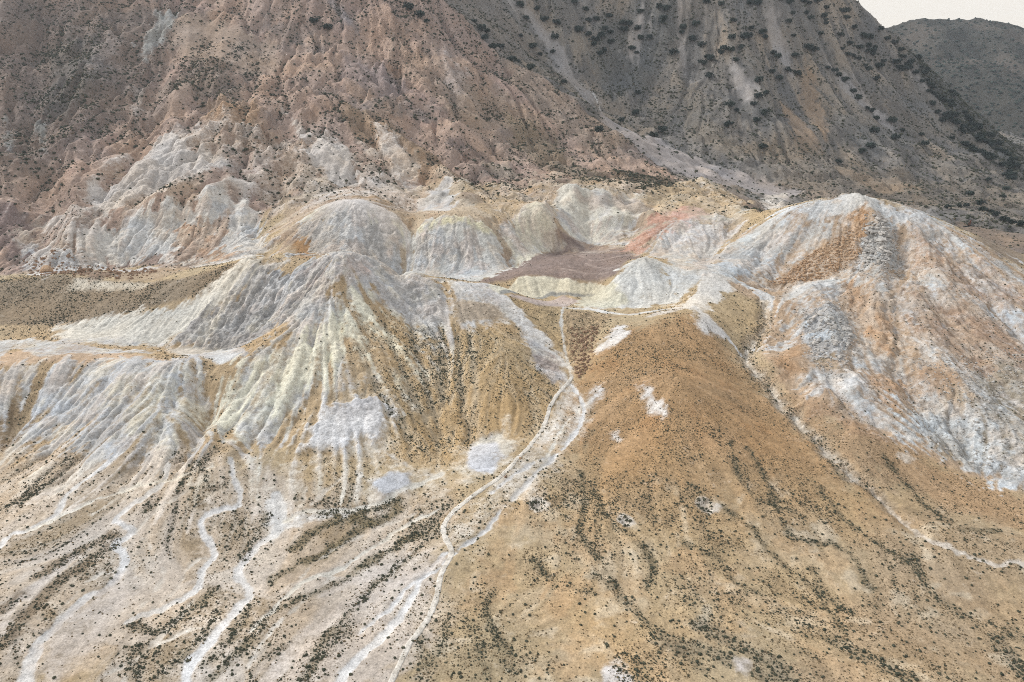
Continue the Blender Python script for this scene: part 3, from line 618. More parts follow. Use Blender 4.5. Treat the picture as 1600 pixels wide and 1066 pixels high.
for px, d, w in (([(1300,425),(1240,445),(1200,452)], 3, 10), ([(1390,325),(1412,400),(1402,470),(1425,560)], 5, 16), ([(1330,430),(1345,500),(1390,560),(1480,650),(1560,720)], 5, 16), ([(1450,350),(1550,470),(1640,560)], 4, 15),
                 ([(1420,400),(1500,520),(1600,650)], 4, 15), ([(1480,370),(1600,470)], 3, 12), ([(1230,345),(1190,400),(1165,440)], 4, 12), ([(1290,335),(1230,400),(1200,440)], 3, 10), ([(1235,490),(1225,560),(1260,620)], 3, 10),
                 ([(1330,306),(1368,340),(1378,400),(1366,428)], -5, 13), ([(1262,445),(1290,485),(1312,560),(1350,620)], -4, 13), ([(1410,560),(1440,640),(1500,700)], 3, 11), ([(1290,590),(1340,640),(1400,680)], 2.5, 10),
                 ([(312,578),(318,640),(290,700)], 6, 9), ([(180,582),(120,640),(60,720)], 3, 7), ([(130,600),(70,680)], 2.5, 6), ([(235,590),(165,660),(90,760)], 3, 7), ([(282,600),(240,680),(190,760)], 3, 7), ([(345,610),(310,680),(270,740)], 2.5, 6),
                 ([(400,580),(370,640),(330,720)], 2.5, 6), ([(450,560),(420,640),(370,720)], 2.5, 6), ([(495,500),(470,600),(420,680)], 2.5, 6),
                 ([(450,425),(425,480),(390,530)], 3.5, 9), ([(485,420),(460,480),(420,515)], 3.5, 9), ([(425,425),(375,500),(340,540)], 3, 9), ([(510,415),(490,470)], 3, 8),
                 ([(590,470),(640,600),(688,690)], 1.8, 5), ([(570,500),(600,620),(650,700)], 1.8, 5), ([(640,490),(665,580),(690,680)], 1.8, 5), ([(715,510),(722,600),(735,690)], 1.8, 5), ([(540,470),(500,590),(440,690)], 2, 5), ([(690,445),(700,520),(695,640)], 2.2, 7),
                 ([(640,338),(632,395),(622,432)], 6, 11), ([(776,350),(788,388),(802,416)], 6, 11), ([(866,325),(862,372)], 5, 12), ([(700,350),(690,400)], 1.5, 8), ([(560,330),(570,390)], 2, 9), ([(600,340),(605,400)], 2, 9), ([(740,350),(750,410)], 2, 8), ([(915,305),(920,360)], 2.5, 9),
                 ([(1050,292),(1000,340),(985,375)], 4, 12), ([(1100,300),(1140,335),(1150,365)], 4, 12), ([(990,300),(960,330)], 4, 12), ([(1080,350),(1040,390)], 3, 10), ([(1130,365),(1100,410)], 3, 10),
                 ([(700,175),(760,240),(842,312)], 9, 26), ([(560,15),(640,70),(690,150),(720,210)], -12, 38), ([(500,150),(620,225),(740,310)], -9, 26), ([(600,165),(680,240),(780,305)], 8, 24), ([(130,325),(180,285),(230,205),(250,100)], 9, 24),
                 ([(262,215),(290,110),(300,20)], -8, 34), ([(440,312),(430,250),(440,170),(400,60)], 8, 24), ([(345,290),(355,200),(335,110)], -8, 28), ([(60,392),(70,280),(50,170),(60,40)], 10, 28), ([(112,385),(130,250),(140,90)], -8, 30), ([(645,300),(605,230),(540,150)], 7, 20),
                 ([(300,330),(250,360),(180,410)], 4, 14), ([(400,330),(400,370),(420,400)], 4, 12), ([(350,330),(310,380),(290,410)], 3.5, 12), ([(230,320),(180,360),(150,400)], 4, 12), ([(660,260),(690,290),(700,320)], 4, 14),
                 ([(1068,2),(1062,50),(1076,90),(1088,130)], 9, 28), ([(1208,15),(1238,110),(1262,165)], 9, 28), ([(1285,75),(1370,180),(1440,235)], 8, 26), ([(1420,100),(1505,185),(1560,240)], 7, 26), ([(1130,4),(1152,110),(1190,205)], -14, 55), ([(1010,4),(990,110),(988,185)], -10, 45), ([(1285,4),(1350,110),(1450,215)], -9, 50), ([(1170,130),(1160,170),(1150,220)], 6, 22), ([(930,20),(950,100),(960,160)], 7, 28)):
    crease(px, d, w, 1.6 if w < 12 else 4.5)
for q in ([(715,705),(790,655),(830,690),(800,735),(745,760),(700,735)], [(560,760),(610,720),(660,725),(700,735),(690,765),(600,790),(560,780)], [(455,712),(470,660),(520,622),(600,608),(625,640),(610,690),(570,720)]):
    area(q, crust((208,200,184), .46, veg=.06), soft=6, amp=5, streak=4)
for q in ([(600,690),(600,650),(560,690),(590,740)], [(480,700),(520,690),(470,760),(440,770)], [(565,700),(580,700),(570,745),(555,745)]):
    area(q, crust((206,198,184), .5, veg=.05), soft=3, amp=3, streak=6)
area([(482,662),(520,632),(590,618),(608,640),(592,672),(525,702),(468,708)], crust((206,206,207), .95, veg=.012, rock=.5), soft=7, amp=5, streak=4)
area([(738,696),(775,690),(786,716),(770,738),(742,738),(728,716)], crust((199,199,202), .98, veg=.004), soft=2.5, amp=1.5)
area([(580,758),(608,738),(640,742),(646,762),(600,775)], crust((188,188,190), .98, veg=.002), soft=2.5, amp=1)
area([(510,640),(585,625),(590,640),(530,655)], crust((190,188,188), .95), soft=4, amp=4)
for q in ([(545,465),(575,470),(590,540),(560,580),(535,540)], [(470,540),(520,520),(500,580),(430,630),(410,620)], [(340,590),(380,570),(390,600),(340,650)], [(600,490),(615,500),(640,590),(620,600)]):
    area(q, crust((212,207,184), .6, rill=1.0), soft=6, amp=5, streak=8)
# ---- washes, tracks and rows of scrub
area([(893,592),(932,640),(905,692),(872,730),(800,800),(722,862),(698,838),(755,775),(828,702),(855,650)], crust((208,199,184), .50, veg=.2), soft=7, amp=6)
for q in ([(425,775),(470,800),(405,860),(405,930),(335,1030),(250,1090),(330,960),(360,880),(412,820)], [(240,760),(280,735),(250,790),(215,830),(205,880),(150,950),(60,1090),(-40,1090),(100,960),(170,880),(165,820)], [(365,720),(385,790),(330,815),(350,880),(320,930),(220,985),(180,975),(290,915),(300,810),(350,780)],
          [(640,900),(690,880),(640,960),(560,1050),(480,1090),(560,1000)], [(0,800),(110,760),(200,720),(240,730),(120,790),(40,850),(-60,880)]):
    area(q, crust((202,190,176), .36, veg=.16), soft=8, amp=7, streak=4)
for q in ([(205,830),(238,858),(255,900),(225,945),(180,985)], [(335,870),(300,880),(275,920),(240,950)], [(190,890),(150,900),(108,938),(78,985),(40,1030)], [(395,860),(425,832),(475,815)], [(300,940),(262,985),(212,1030),(188,1080)], [(370,960),(300,985),(235,1015),(150,1066)],
          [(480,760),(470,790),(440,830)], [(540,740),(500,775),(470,800)], [(600,700),(640,730),(680,745)], [(330,720),(300,760),(240,800),(215,830)], [(150,720),(110,750),(60,790)], [(520,900),(450,960),(400,1020),(370,1080)], [(650,800),(580,830),(520,860),(470,900)]):
    trace(q, crust((206,197,183), .7, veg=.06, dh=-.3), w=[.5,.9,.9,.5], soft=1.0, amp=1.2)
WASH = crust((207,204,200), 1.35, veg=.02, rill=.1, dh=-.5)
CREAM = crust((210,203,188), 1.1, veg=.03, rill=.1, dh=-.4)
PALE = crust((198,186,174), .62, veg=.05, dh=-.2)
trace([(262,725),(256,750),(237,768),(207,788),(180,812),(206,828),(181,850),(195,868),(190,890),(170,915),(130,938),(100,965),(65,1000),(45,1040),(38,1090)], WASH, w=[1.2,1.4,1.5,1.6,1.8,2.4], soft=.5, amp=.5)
area([(190,900),(215,920),(170,980),(110,1066),(60,1090),(60,1010),(120,950)], PALE, soft=5, amp=3)
trace([(360,715),(365,745),(375,770),(371,790),(340,797),(315,812),(318,835),(330,850),(335,870),(316,890),(311,915),(290,932),(250,952),(200,968)], WASH, w=[1.,1.2,1.3,1.5,1.6], soft=.5, amp=.5)
trace([(430,770),(440,810),(430,832),(396,860),(375,885),(374,905),(390,930),(352,970),(330,1000),(300,1035),(285,1090)], WASH, w=[2.2,2.,1.6,1.6,1.8,2.2], soft=.9, amp=.9)
area([(425,775),(450,790),(440,820),(470,800),(540,795),(545,803),(450,830),(430,850),(415,820)], crust((208,206,202), .7, veg=.06), soft=3, amp=3)
trace([(690,742),(640,765),(590,785),(545,798),(490,796),(445,812)], CREAM, w=[1.6,1.,1.], soft=.8, amp=.9)
trace([(690,795),(640,818),(597,845),(560,870),(530,890),(480,905),(440,940),(390,985)], CREAM, w=[.7,.9,1.2,1.], soft=.8, amp=.7)
trace([(700,862),(690,870),(662,900),(645,930),(622,968),(580,1010),(545,1045),(515,1090)], WASH, w=[1.0,1.2,1.8,2.0], soft=.5, amp=.5)
trace([(640,868),(600,890),(560,905),(500,930)], PALE, w=[1.5,3,3,1.5], soft=2, amp=1.5)
trace([(700,870),(640,905),(560,940),(480,990),(420,1060)], PALE, w=[1.0,3,4,3], soft=2, amp=2)
trace([(893,600),(890,625),(905,650),(885,690),(868,712),(832,750),(790,790),(758,830),(716,858)], crust((206,198,186), .62, veg=.06, rill=.1, dh=-.5), w=[3.2,2.6,2.2,1.8,1.6,1.4,1.2,.9], soft=2.0, amp=1.8)
trace([(888,610),(868,660),(835,705),(800,740),(770,765)], crust((208,200,188), .62, veg=.12), w=[3.5,4,3.5,2.5], soft=2, amp=1.8)
trace([(770,765),(790,760),(830,730),(870,700)], crust((206,198,186), .5), w=1.5, soft=1.5, amp=1.2)
trace([(0,856),(15,836),(45,828),(88,802),(105,770),(140,745),(180,715)], WASH, w=[1.3,1.2,1.4,1.6], soft=.8, amp=.7)
trace([(45,828),(85,812),(130,790),(190,765),(250,752),(330,725)], CREAM, w=[1.2,.8,1.0,.6], soft=.8, amp=.7)
trace([(0,990),(40,930),(120,870)], PALE, w=2.5, soft=2, amp=2)
trace([(90,1066),(115,1010),(160,960),(210,925)], PALE, w=[1.5,1,1], soft=1, amp=1)
GUL = [(1195,470),(1196,505),(1165,555),(1200,600),(1222,632),(1250,660),(1290,700),(1330,738),(1365,765),(1395,795),(1430,825),(1450,842),(1490,858),(1530,872),(1560,884),(1585,877),(1620,890)]
crease(GUL[:11], 3.0, 7, 2.0)
trace(GUL[:10], soil((178,158,132), .8, veg=.5, vsz=.5, rock=.8), w=[4,5,4.5,4,3], soft=2.5, amp=2.5)
trace(GUL[:10], crust((206,196,180), .62, veg=.15, rock=.6), w=[1.4,1.6,1.4,1.2], soft=2, amp=3)
trace(GUL[8:], crust((204,192,176), .8, veg=.15, dh=-.5), w=[1.2,1.3,1.0,1.0,1.0,1.1], soft=.9, amp=1.1)
trace([(1085,480),(1130,520),(1160,555)], crust((208,205,200), .85), w=[2.2,1.6,1.2], soft=.8, amp=1)
trace([(880,480),(877,500),(880,530),(886,560),(893,588)], crust((208,202,190), .9, veg=.02), w=[1.0,.9,.9], soft=.5, amp=.5)
trace([(750,442),(700,437),(650,430),(600,414)], crust((212,206,196), .9), w=.8, soft=.6, amp=.4)
trace([(880,481),(925,484),(980,491),(1060,480)], crust((210,206,198), .85), w=[1.2,2.5,1.2], soft=.8, amp=.6)
trace([(935,500),(985,490),(1040,490)], soil((186,154,112), .9), w=1.2, soft=.6, amp=.4)

def rows(lst, v, sz, w, tint=(128,114,86), a=.5):
    for q in lst:
        trace(q, lambda s, b, k: (grow(v, sz)(s, b, k), soil(tint, a)(s, b, k)), w=w, soft=1.4, amp=1.6)
rows([[(1170,700),(1190,735),(1205,770),(1215,800),(1240,840),(1300,850),(1340,880),(1360,920)],
      [(1080,760),(1110,780),(1140,800),(1180,830),(1200,860),(1230,890),(1270,920),(1290,950),(1330,1000)],
      [(905,735),(915,790),(905,830),(940,880),(960,910)], [(925,770),(960,820),(1000,850),(1020,880),(1010,920)],
      [(1070,850),(1120,870),(1150,910),(1190,930)], [(1380,710),(1420,760),(1460,800),(1500,825),(1560,830)], [(1280,760),(1330,820),(1390,860),(1430,890)],
      [(1140,690),(1170,770),(1240,800)], [(770,920),(760,960),(800,1020)], [(830,870),(870,910),(930,930)]], 1.3, .42, 1.0, (126,112,84), .7)
rows([[(1430,870),(1450,920),(1500,960),(1560,980),(1600,1000)], [(925,895),(960,920),(1000,965),(1060,1015),(1100,1045)], [(1270,890),(1290,930),(1330,960)]], .95, .50, 2.0, (136,120,92), .5)
rows([[(1040,1000),(1120,1020),(1180,1050),(1250,1080)], [(1310,1000),(1360,1030),(1420,1060)], [(1090,980),(1150,1010),(1220,1040)], [(1560,1000),(1600,1050)]], .85, .56, 3.6, (136,122,98), .5)
rows([[(0,1010),(40,960),(90,910),(150,870),(180,840)], [(60,900),(110,870),(175,835)], [(0,955),(30,930)]], .8, .46, 3.0, (132,110,82), .75)
rows([[(455,860),(500,825),(540,812),(580,815)], [(480,880),(530,850),(575,822),(620,800)], [(500,800),(560,800),(620,785)], [(560,890),(600,865),(650,835)]], .95, .50, 2.4, (120,106,72), .75)
rows([[(400,975),(440,950),(480,930),(530,910),(565,890)], [(400,985),(370,1020),(330,1060)], [(320,1040),(360,1000),(390,950)], [(250,1060),(300,1010),(340,960)], [(640,870),(600,900),(560,940),(520,990)],
      [(420,910),(470,880),(520,860)], [(420,800),(400,840),(380,870)], [(200,975),(250,985),(300,950),(330,930)], [(480,1060),(500,1010),(520,980)]], .85, .5, 1.7, (130,116,86), .6)
rows([[(700,960),(690,1010),(650,1060)], [(730,970),(750,1010),(760,1060)], [(655,1000),(660,1040)], [(760,960),(775,1000),(795,1050)]], .75, .46, 1.3, (140,124,92), .5)
rows([[(700,865),(735,830),(790,785),(860,720)], [(600,800),(650,780),(690,760)], [(610,830),(580,850),(540,880)], [(800,735),(830,700),(860,660)]], .32, .55, 1.2, (170,148,120), .2)
for q in ([(715,520),(720,600),(735,680)], [(735,520),(742,600),(740,660)], [(640,520),(665,600),(690,680)], [(600,500),(640,600),(680,680)], [(560,540),(600,620),(660,700)], [(690,500),(690,560),(688,640)]):
    trace(q, lambda s, b, k: (grow(.55, .6)(s, b, k), soil((196,180,152), .6, dh=-.5)(s, b, k)), w=[1.2,2.0,1.2], soft=1.5, amp=1.2)
trace([(893,600),(912,635),(905,665),(880,700),(850,728),(812,765),(785,795),(755,830),(716,858)], WASH, w=[1.2,1.0,.8,.9,.7,.6], soft=.6, amp=.8)
trace([(870,712),(835,722),(800,745),(770,770)], WASH, w=[.7,.8,.6], soft=.6, amp=.8)
trace([(905,640),(880,665),(862,700),(845,730)], CREAM, w=[.8,.7,.6], soft=.6, amp=.8)
trace([(712,862),(680,890),(640,915),(610,950),(560,990)], WASH, w=[.5,.8,.6], soft=.6, amp=.7)
# four scrub-filled hollows with pale rims
for (u, v, r) in ((840, 789, 3.4), (976, 814, 2.6), (1103, 790, 3.8)):
    c = unproject([(u, v)])[0]
    for s in SH[:1]:
        d = np.hypot(s.G.X - c[0], (s.G.Y - c[1]) * .8) / r + .35 * s.n2 + .25 * s.n3
        off = np.hypot(s.G.X - c[0] - r * .7, s.G.Y - c[1] + r * .2) / r + .4 * s.n2 + .3 * s.n3
        pale = np.maximum(sstep(1.5, .9, d), sstep(1.5, .8, off)); rim = sstep(1.15, .85, d) * sstep(.35, .7, d)
        s.m = np.maximum(s.m, pale * .72); s.crust += (lin((204,194,180)).astype(np.float32) - s.crust) * pale[..., None].astype(np.float32)
        s.dh += -1.3 * sstep(1.0, .2, d); s.veg *= 1 - .8 * pale; s.veg += (.9 - s.veg) * rim; s.vsz += (.62 - s.vsz) * rim
trace([(1400,714),(1415,717),(1432,718)], crust((200,188,172), .62, veg=.25), w=[1.5,3,1.5], soft=2, amp=2)
area([(925,1040),(960,1030),(985,1066),(940,1090)], crust((206,200,196), .8, veg=.1), soft=3, amp=3)
area([(1140,1030),(1180,1030),(1175,1066),(1140,1060)], crust((200,188,178), .7, veg=.05), soft=3, amp=3)
area([(930,1030),(1040,990),(1120,1050),(1000,1066),(930,1060)], grow(.5, .5), soft=8, amp=8)

# ------------------------------------------------------------------ relief of the finished ground
for s in SH:
    X, Y = s.G.X, s.G.Y
    sf = sstep(.04, .22, s.slope)
    s.m += .10 * s.n1 * (s.m > .05)
    if s.near_:
        s.rel = s.dh + s.rill * (.25 + .75 * sf) * (.14 * s.l1 + .25 * s.l2 + .40 * s.l3 - .42 * s.g1 - .75 * s.g2 - 1.0 * s.g3) + np.where(s.rock > .62, s.rock, s.rock * .45) * (1.3 * ridged(X, Y, 10, 4, 61) + .5 * fbm(X, Y, 2.6, 1, 71)) + .25 * s.n2
    else:
        s.rel = s.dh + s.rill * sf * (.45 * s.l1 + .7 * s.l2 + 1.6 * s.l3 - 1.8 * s.g2 - 3.0 * s.g3) + 6 * ridged(X, Y, 150, 3, 66) * sstep(.2, .5, s.slope) + s.rock * (4.5 * ridged(X, Y, 34, 4, 62) + 1.6 * fbm(X, Y, 8, 2, 72)) + .5 * s.n2
    tone = 1 + .09 * s.n1 + .07 * s.n2 + .045 * s.l1 + .045 * s.l2
    warm = .05 * fbm(X, Y, 55, 3, 23)
    for a in (s.soil, s.crust):
        a *= np.clip(np.stack([tone * (1 + warm), tone, tone * (1 - 1.4 * warm)], -1), .5, 1.5)
    vf = np.clip(.85 + .9 * s.n1 + .6 * s.n2 - .22 * s.l2 * sf, .05, 3); s.veg *= np.where(s.veg > .7, np.clip(vf * 1.1, .55, 1.7), vf) * (1 - .9 * sstep(.3, .8, s.m) * (s.veg < .3))
def pick(name, x, y):
    nr = (y < YSW)
    a = getattr(SH[0], name); b = getattr(SH[1], name)
    out = np.zeros(x.shape + a.shape[2:], np.float32)
    out[nr] = GN.bil(a, x[nr], y[nr]); out[~nr] = GF.bil(b, x[~nr], y[~nr])
    return out
def pick_reg(x, y):
    return np.where(y < YSW, GN.near(SH[0].reg, x, y), GF.near(SH[1].reg, x, y))
def ground(x, y):
    x, y = np.asarray(x, float), np.asarray(y, float)
    z = G4.cub(H4, x, y)
    nr = y < YSW
    t = np.clip((y - (YSW - 24)) / 24, 0, 1)
    rn, rf = GN.bil(SH[0].rel, x, y), GF.bil(SH[1].rel, x, y)
    return z + np.where(nr, rn * (1 - t) + rf * t, rf)

def spaced(knots):
    """coordinates whose step grows piecewise-linearly: [(start, step), ..., (end, step)]"""
    out = [knots[0][0]]
    while out[-1] < knots[-1][0]:
        out.append(out[-1] + np.interp(out[-1], [k[0] for k in knots], [k[1] for k in knots]) * QUICK)
    return np.array(out)
xr = spaced([(0, .72), (330, .80), (560, 1.7), (1290, 2.4)])
xs = np.concatenate([-xr[:0:-1], xr])
ys = spaced([(150, .72), (420, .8), (640, 1.1), (900, 1.7), (1300, 2.6), (1890, 4.5)])
TX, TY = np.meshgrid(xs, ys)
half = .70 * (.94 * TY + 68) + 55
keepv = np.abs(TX) < half
q = keepv[:-1, :-1] & keepv[:-1, 1:] & keepv[1:, 1:] & keepv[1:, :-1]
idx = np.arange(TX.size).reshape(TX.shape)
quads = np.stack([idx[:-1, :-1][q], idx[:-1, 1:][q], idx[1:, 1:][q], idx[1:, :-1][q]], -1)
cx, cy = (TX[:-1, :-1] + TX[1:, 1:])[q] / 2, (TY[:-1, :-1] + TY[1:, 1:])[q] / 2
freg = pick_reg(cx, cy)
used = np.unique(quads)
vx, vy = TX.ravel()[used], TY.ravel()[used]
vz = ground(vx, vy)
at = {k: pick(k, vx, vy) for k in ('soil', 'crust', 'm', 'rock', 'veg')}
remap = np.zeros(TX.size, np.int64); remap[used] = np.arange(len(used)); quads = remap[quads]

# ------------------------------------------------------------------ materials
class Nodes:
    def __init__(s, name):
        s.m = bpy.data.materials.new(name); s.m.use_nodes = True
        s.t = s.m.node_tree; s.t.nodes.clear()
        s.out = s.n('ShaderNodeOutputMaterial'); s.b = s.n('ShaderNodeBsdfPrincipled')
        s.l(s.b.outputs[0], s.out.inputs['Surface'])
        s.b.inputs['Roughness'].default_value = .95
        s.b.inputs['Specular IOR Level'].default_value = .15
    def n(s, t, **k):
        x = s.t.nodes.new(t)
        for a, b in k.items(): setattr(x, a, b)
        return x
    def l(s, a, b): s.t.links.new(a, b)
    def val(s, sock, v):
        if isinstance(v, bpy.types.NodeSocket): s.l(v, sock)
        else: sock.default_value = v
    def math(s, op, a, b=0.0, c=None, clamp=False):
        x = s.n('ShaderNodeMath', operation=op, use_clamp=clamp)
        s.val(x.inputs[0], a); s.val(x.inputs[1], b)
        if c is not None: s.val(x.inputs[2], c)
        return x.outputs[0]
    def mix(s, f, a, b, blend='MIX'):
        x = s.n('ShaderNodeMix', data_type='RGBA', blend_type=blend)
        s.val(x.inputs[0], f); s.val(x.inputs[6], a); s.val(x.inputs[7], b)
        return x.outputs[2]
    def noise(s, vec, sc, det=4, rough=.55):
        x = s.n('ShaderNodeTexNoise')
        s.l(vec, x.inputs['Vector']); x.inputs['Scale'].default_value = sc
        x.inputs['Detail'].default_value = det; x.inputs['Roughness'].default_value = rough
        return x.outputs['Fac']
    def range(s, v, a, b, c=0.0, d=1.0):
        x = s.n('ShaderNodeMapRange', interpolation_type='SMOOTHSTEP')
        s.val(x.inputs[0], v)
        for i, q in enumerate((a, b, c, d)): x.inputs[i + 1].default_value = q
        return x.outputs[0]
    def attr(s, nm):
        return s.n('ShaderNodeAttribute', attribute_name=nm)

g = Nodes('volcanic_ground')
geo = g.n('ShaderNodeNewGeometry').outputs['Position']
A_soil, A_crust = g.attr('soil').outputs['Color'], g.attr('crust').outputs['Color']
A_m, A_rock, A_veg = [g.attr(k).outputs['Fac'] for k in ('m', 'rock', 'veg')]
na, nb, nc = g.noise(geo, .34, 7, .68), g.noise(geo, .075, 5, .6), g.noise(geo, 1.3, 5, .7)
mm = g.math('ADD', A_m, g.math('MULTIPLY', g.math('SUBTRACT', na, .5), 1.15))
mm = g.math('ADD', mm, g.math('MULTIPLY', g.math('SUBTRACT', nb, .5), .95))
mm = g.range(mm, .10, .92)
col = g.mix(mm, A_soil, A_crust)
# dry tufts and litter too small to be shrubs of their own
tuft = g.n('ShaderNodeTexVoronoi'); g.l(geo, tuft.inputs['Vector']); tuft.inputs['Scale'].default_value = .95
tf = g.math('MULTIPLY', g.range(tuft.outputs['Distance'], .46, .22), g.range(na, .38, .56))
tf = g.math('MULTIPLY', tf, g.range(A_veg, .03, .3, 0, .85))
col = g.mix(tf, col, (.085, .062, .036, 1))
# broken rock: each fragment its own tone
vo = g.n('ShaderNodeTexVoronoi'); g.l(geo, vo.inputs['Vector']); vo.inputs['Scale'].default_value = .38
sep = g.n('ShaderNodeSeparateColor'); g.l(vo.outputs['Color'], sep.inputs[0])
rk = g.math('MULTIPLY', A_rock, .6)
fr = g.math('ADD', .62, g.math('MULTIPLY', sep.outputs[0], .62))
tone = g.math('ADD', g.math('MULTIPLY', g.math('SUBTRACT', na, .5), 1.3), g.math('MULTIPLY', g.math('SUBTRACT', nc, .5), 1.7))
tone = g.math('ADD', 1.0, tone)
tone = g.math('MULTIPLY', tone, g.math('ADD', g.math('SUBTRACT', 1.0, rk), g.math('MULTIPLY', rk, fr)))
comb = g.n('ShaderNodeCombineColor')
for i in range(3): g.l(tone, comb.inputs[i])
col = g.mix(1.0, col, comb.outputs[0], 'MULTIPLY')
g.l(col, g.b.inputs['Base Color'])
ve = g.n('ShaderNodeTexVoronoi'); g.l(geo, ve.inputs['Vector']); ve.inputs['Scale'].default_value = .55
hgt = g.math('ADD', g.math('MULTIPLY', na, .9), g.math('MULTIPLY', nc, .25))
hgt = g.math('ADD', hgt, g.math('MULTIPLY', g.math('MULTIPLY', ve.outputs['Distance'], A_rock), -1.1))
bp = g.n('ShaderNodeBump'); bp.inputs['Strength'].default_value = .7; bp.inputs['Distance'].default_value = 1.0
g.l(hgt, bp.inputs['Height']); g.l(bp.outputs[0], g.b.inputs['Normal'])
GROUND = g.m

def plants(name, c0, c1):
    p = Nodes(name)
    oi = p.n('ShaderNodeObjectInfo').outputs['Random']
    c = p.mix(oi, c0 + (1,), c1 + (1,))
    gp = p.n('ShaderNodeNewGeometry').outputs['Position']
    k = p.noise(gp, 1.6, 3)
    c = p.mix(p.range(k, .35, .7, 0, .5), c, tuple(min(1, v * 2.1) for v in c1) + (1,))
    p.l(c, p.b.inputs['Base Color'])
    p.b.inputs['Roughness'].default_value = .85
    return p.m
M_SHRUB = plants('scrub_leaves', (.024, .031, .022), (.066, .066, .044))
M_DRY = plants('dry_scrub', (.075, .055, .030), (.15, .11, .060))
M_TREE = plants('tree_leaves', (.020, .032, .030), (.036, .048, .038))
def plain(name, c, var=.3, sc=1.0):
    p = Nodes(name)
    gp = p.n('ShaderNodeNewGeometry').outputs['Position']
    k = p.noise(gp, sc, 4)
    c = lin(c)
    a, b = tuple(c * (1 - var)) + (1,), tuple(np.minimum(1, c * (1 + var))) + (1,)
    p.l(p.mix(p.range(k, .3, .7), a, b), p.b.inputs['Base Color'])
    bm_ = p.n('ShaderNodeBump'); bm_.inputs['Distance'].default_value = .2
    p.l(p.noise(gp, sc * 3, 4), bm_.inputs['Height']); p.l(bm_.outputs[0], p.b.inputs['Normal'])
    return p.m
M_BARK = plain('bark', (92, 78, 62), .3, 6)
M_ROCKG = plain('pale_rock', (176, 171, 164), .22, .9)
M_ROCKO = plain('rusty_rock', (184, 148, 112), .28, .9)
M_ROCKD = plain('brown_rock', (150, 118, 92), .3, .8)
M_RUST = plain('rusted_steel', (112, 66, 44), .35, 3)
M_DARK = plain('dark_sheeting', (42, 48, 46), .3, 1)

# ------------------------------------------------------------------ the setting
def struct(o): o['kind'] = 'structure'; return o
names = {PLAIN: 'ground', HILL: 'crater_hill', WHITE: 'white_hill', FOOT: 'foothills', FLOOR: 'crater_floor', SLOPE: 'mountain_slope', MOUNT: 'mountain', VALLEY: 'valley_floor'}
def mesh_np(name, V, F, mat, attrs=None, smooth=True):
    me = bpy.data.meshes.new(name)
    nf, k = F.shape
    me.vertices.add(len(V)); me.vertices.foreach_set('co', np.ascontiguousarray(V, np.float32).ravel())
    me.loops.add(nf * k); me.loops.foreach_set('vertex_index', np.ascontiguousarray(F, np.int32).ravel())
    me.polygons.add(nf); me.polygons.foreach_set('loop_start', np.arange(0, nf * k, k, dtype=np.int32))
    me.polygons.foreach_set('loop_total', np.full(nf, k, np.int32))
    me.polygons.foreach_set('use_smooth', np.full(nf, smooth, bool))
    for nm, a in (attrs or {}).items():
        if a.ndim == 2:
            at_ = me.attributes.new(nm, 'FLOAT_COLOR', 'POINT')
            at_.data.foreach_set('color', np.concatenate([a, np.ones((len(a), 1))], 1).astype(np.float32).ravel())
        else:
            at_ = me.attributes.new(nm, 'FLOAT', 'POINT'); at_.data.foreach_set('value', a.astype(np.float32))
    me.update(calc_edges=True); me.validate()
    me.materials.append(mat)
    return me
def link(name, me, parent=None):
    o = bpy.data.objects.new(name, me); COL.objects.link(o)
    if parent is not None: o.parent = parent
    return o
V = np.stack([vx, vy, vz], -1)
for r, nm in names.items():
    f = quads[freg == r]
    if len(f) == 0: continue
    u, inv = np.unique(f, return_inverse=True)
    struct(link(nm, mesh_np(nm, V[u], inv.reshape(f.shape), GROUND, {k: a[u] for k, a in at.items()})))

# far hill beyond the mountain's shoulder
crest = np.array([(1250,58),(1330,52),(1385,41),(1410,31),(1440,25),(1470,28),(1500,27),(1530,25),(1546,30),(1575,32),(1600,42),(1650,60),(1720,74),(1800,100)], float)
cw = np.array([pt(u, v, 2600) for u, v in crest])
fx_, fy_ = np.arange(900, 3300, 9.0), np.arange(1500, 3300, 9.0)
FX, FY = np.meshgrid(fx_, fy_)
rz = np.interp(FX, cw[:, 0], cw[:, 2])
FZ = np.where(FY < 2600, rz - (2600 - FY) * .42, rz - (FY - 2600) * .5)
FZ = FZ + 14 * ridged(FX, FY, 190, 4, 81) * sstep(0, 160, np.abs(FY - 2600)) + 5 * fbm(FX, FY, 45, 3, 82) - 6
FZ = np.maximum(FZ, 8 + 6 * fbm(FX, FY, 120, 3, 83))
i2 = np.arange(FX.size).reshape(FX.shape)
FQ = np.stack([i2[:-1, :-1], i2[:-1, 1:], i2[1:, 1:], i2[1:, :-1]], -1).reshape(-1, 4)
fs = np.ones((FX.size, 3)) * lin((70, 69, 64))
pk = sstep(.0, .9, fbm(FX, FY, 150, 4, 84) + .002 * (FZ - 250)).ravel()[:, None]
fs = fs * (1 - pk) + lin((96, 88, 80)) * pk
fz0 = np.zeros(FX.size)
struct(link('far_hill', mesh_np('far_hill', np.stack([FX, FY, FZ], -1).reshape(-1, 3), FQ, GROUND, {'soil': fs, 'crust': fs, 'm': fz0, 'rock': fz0 + .5, 'veg': fz0 + .3})))
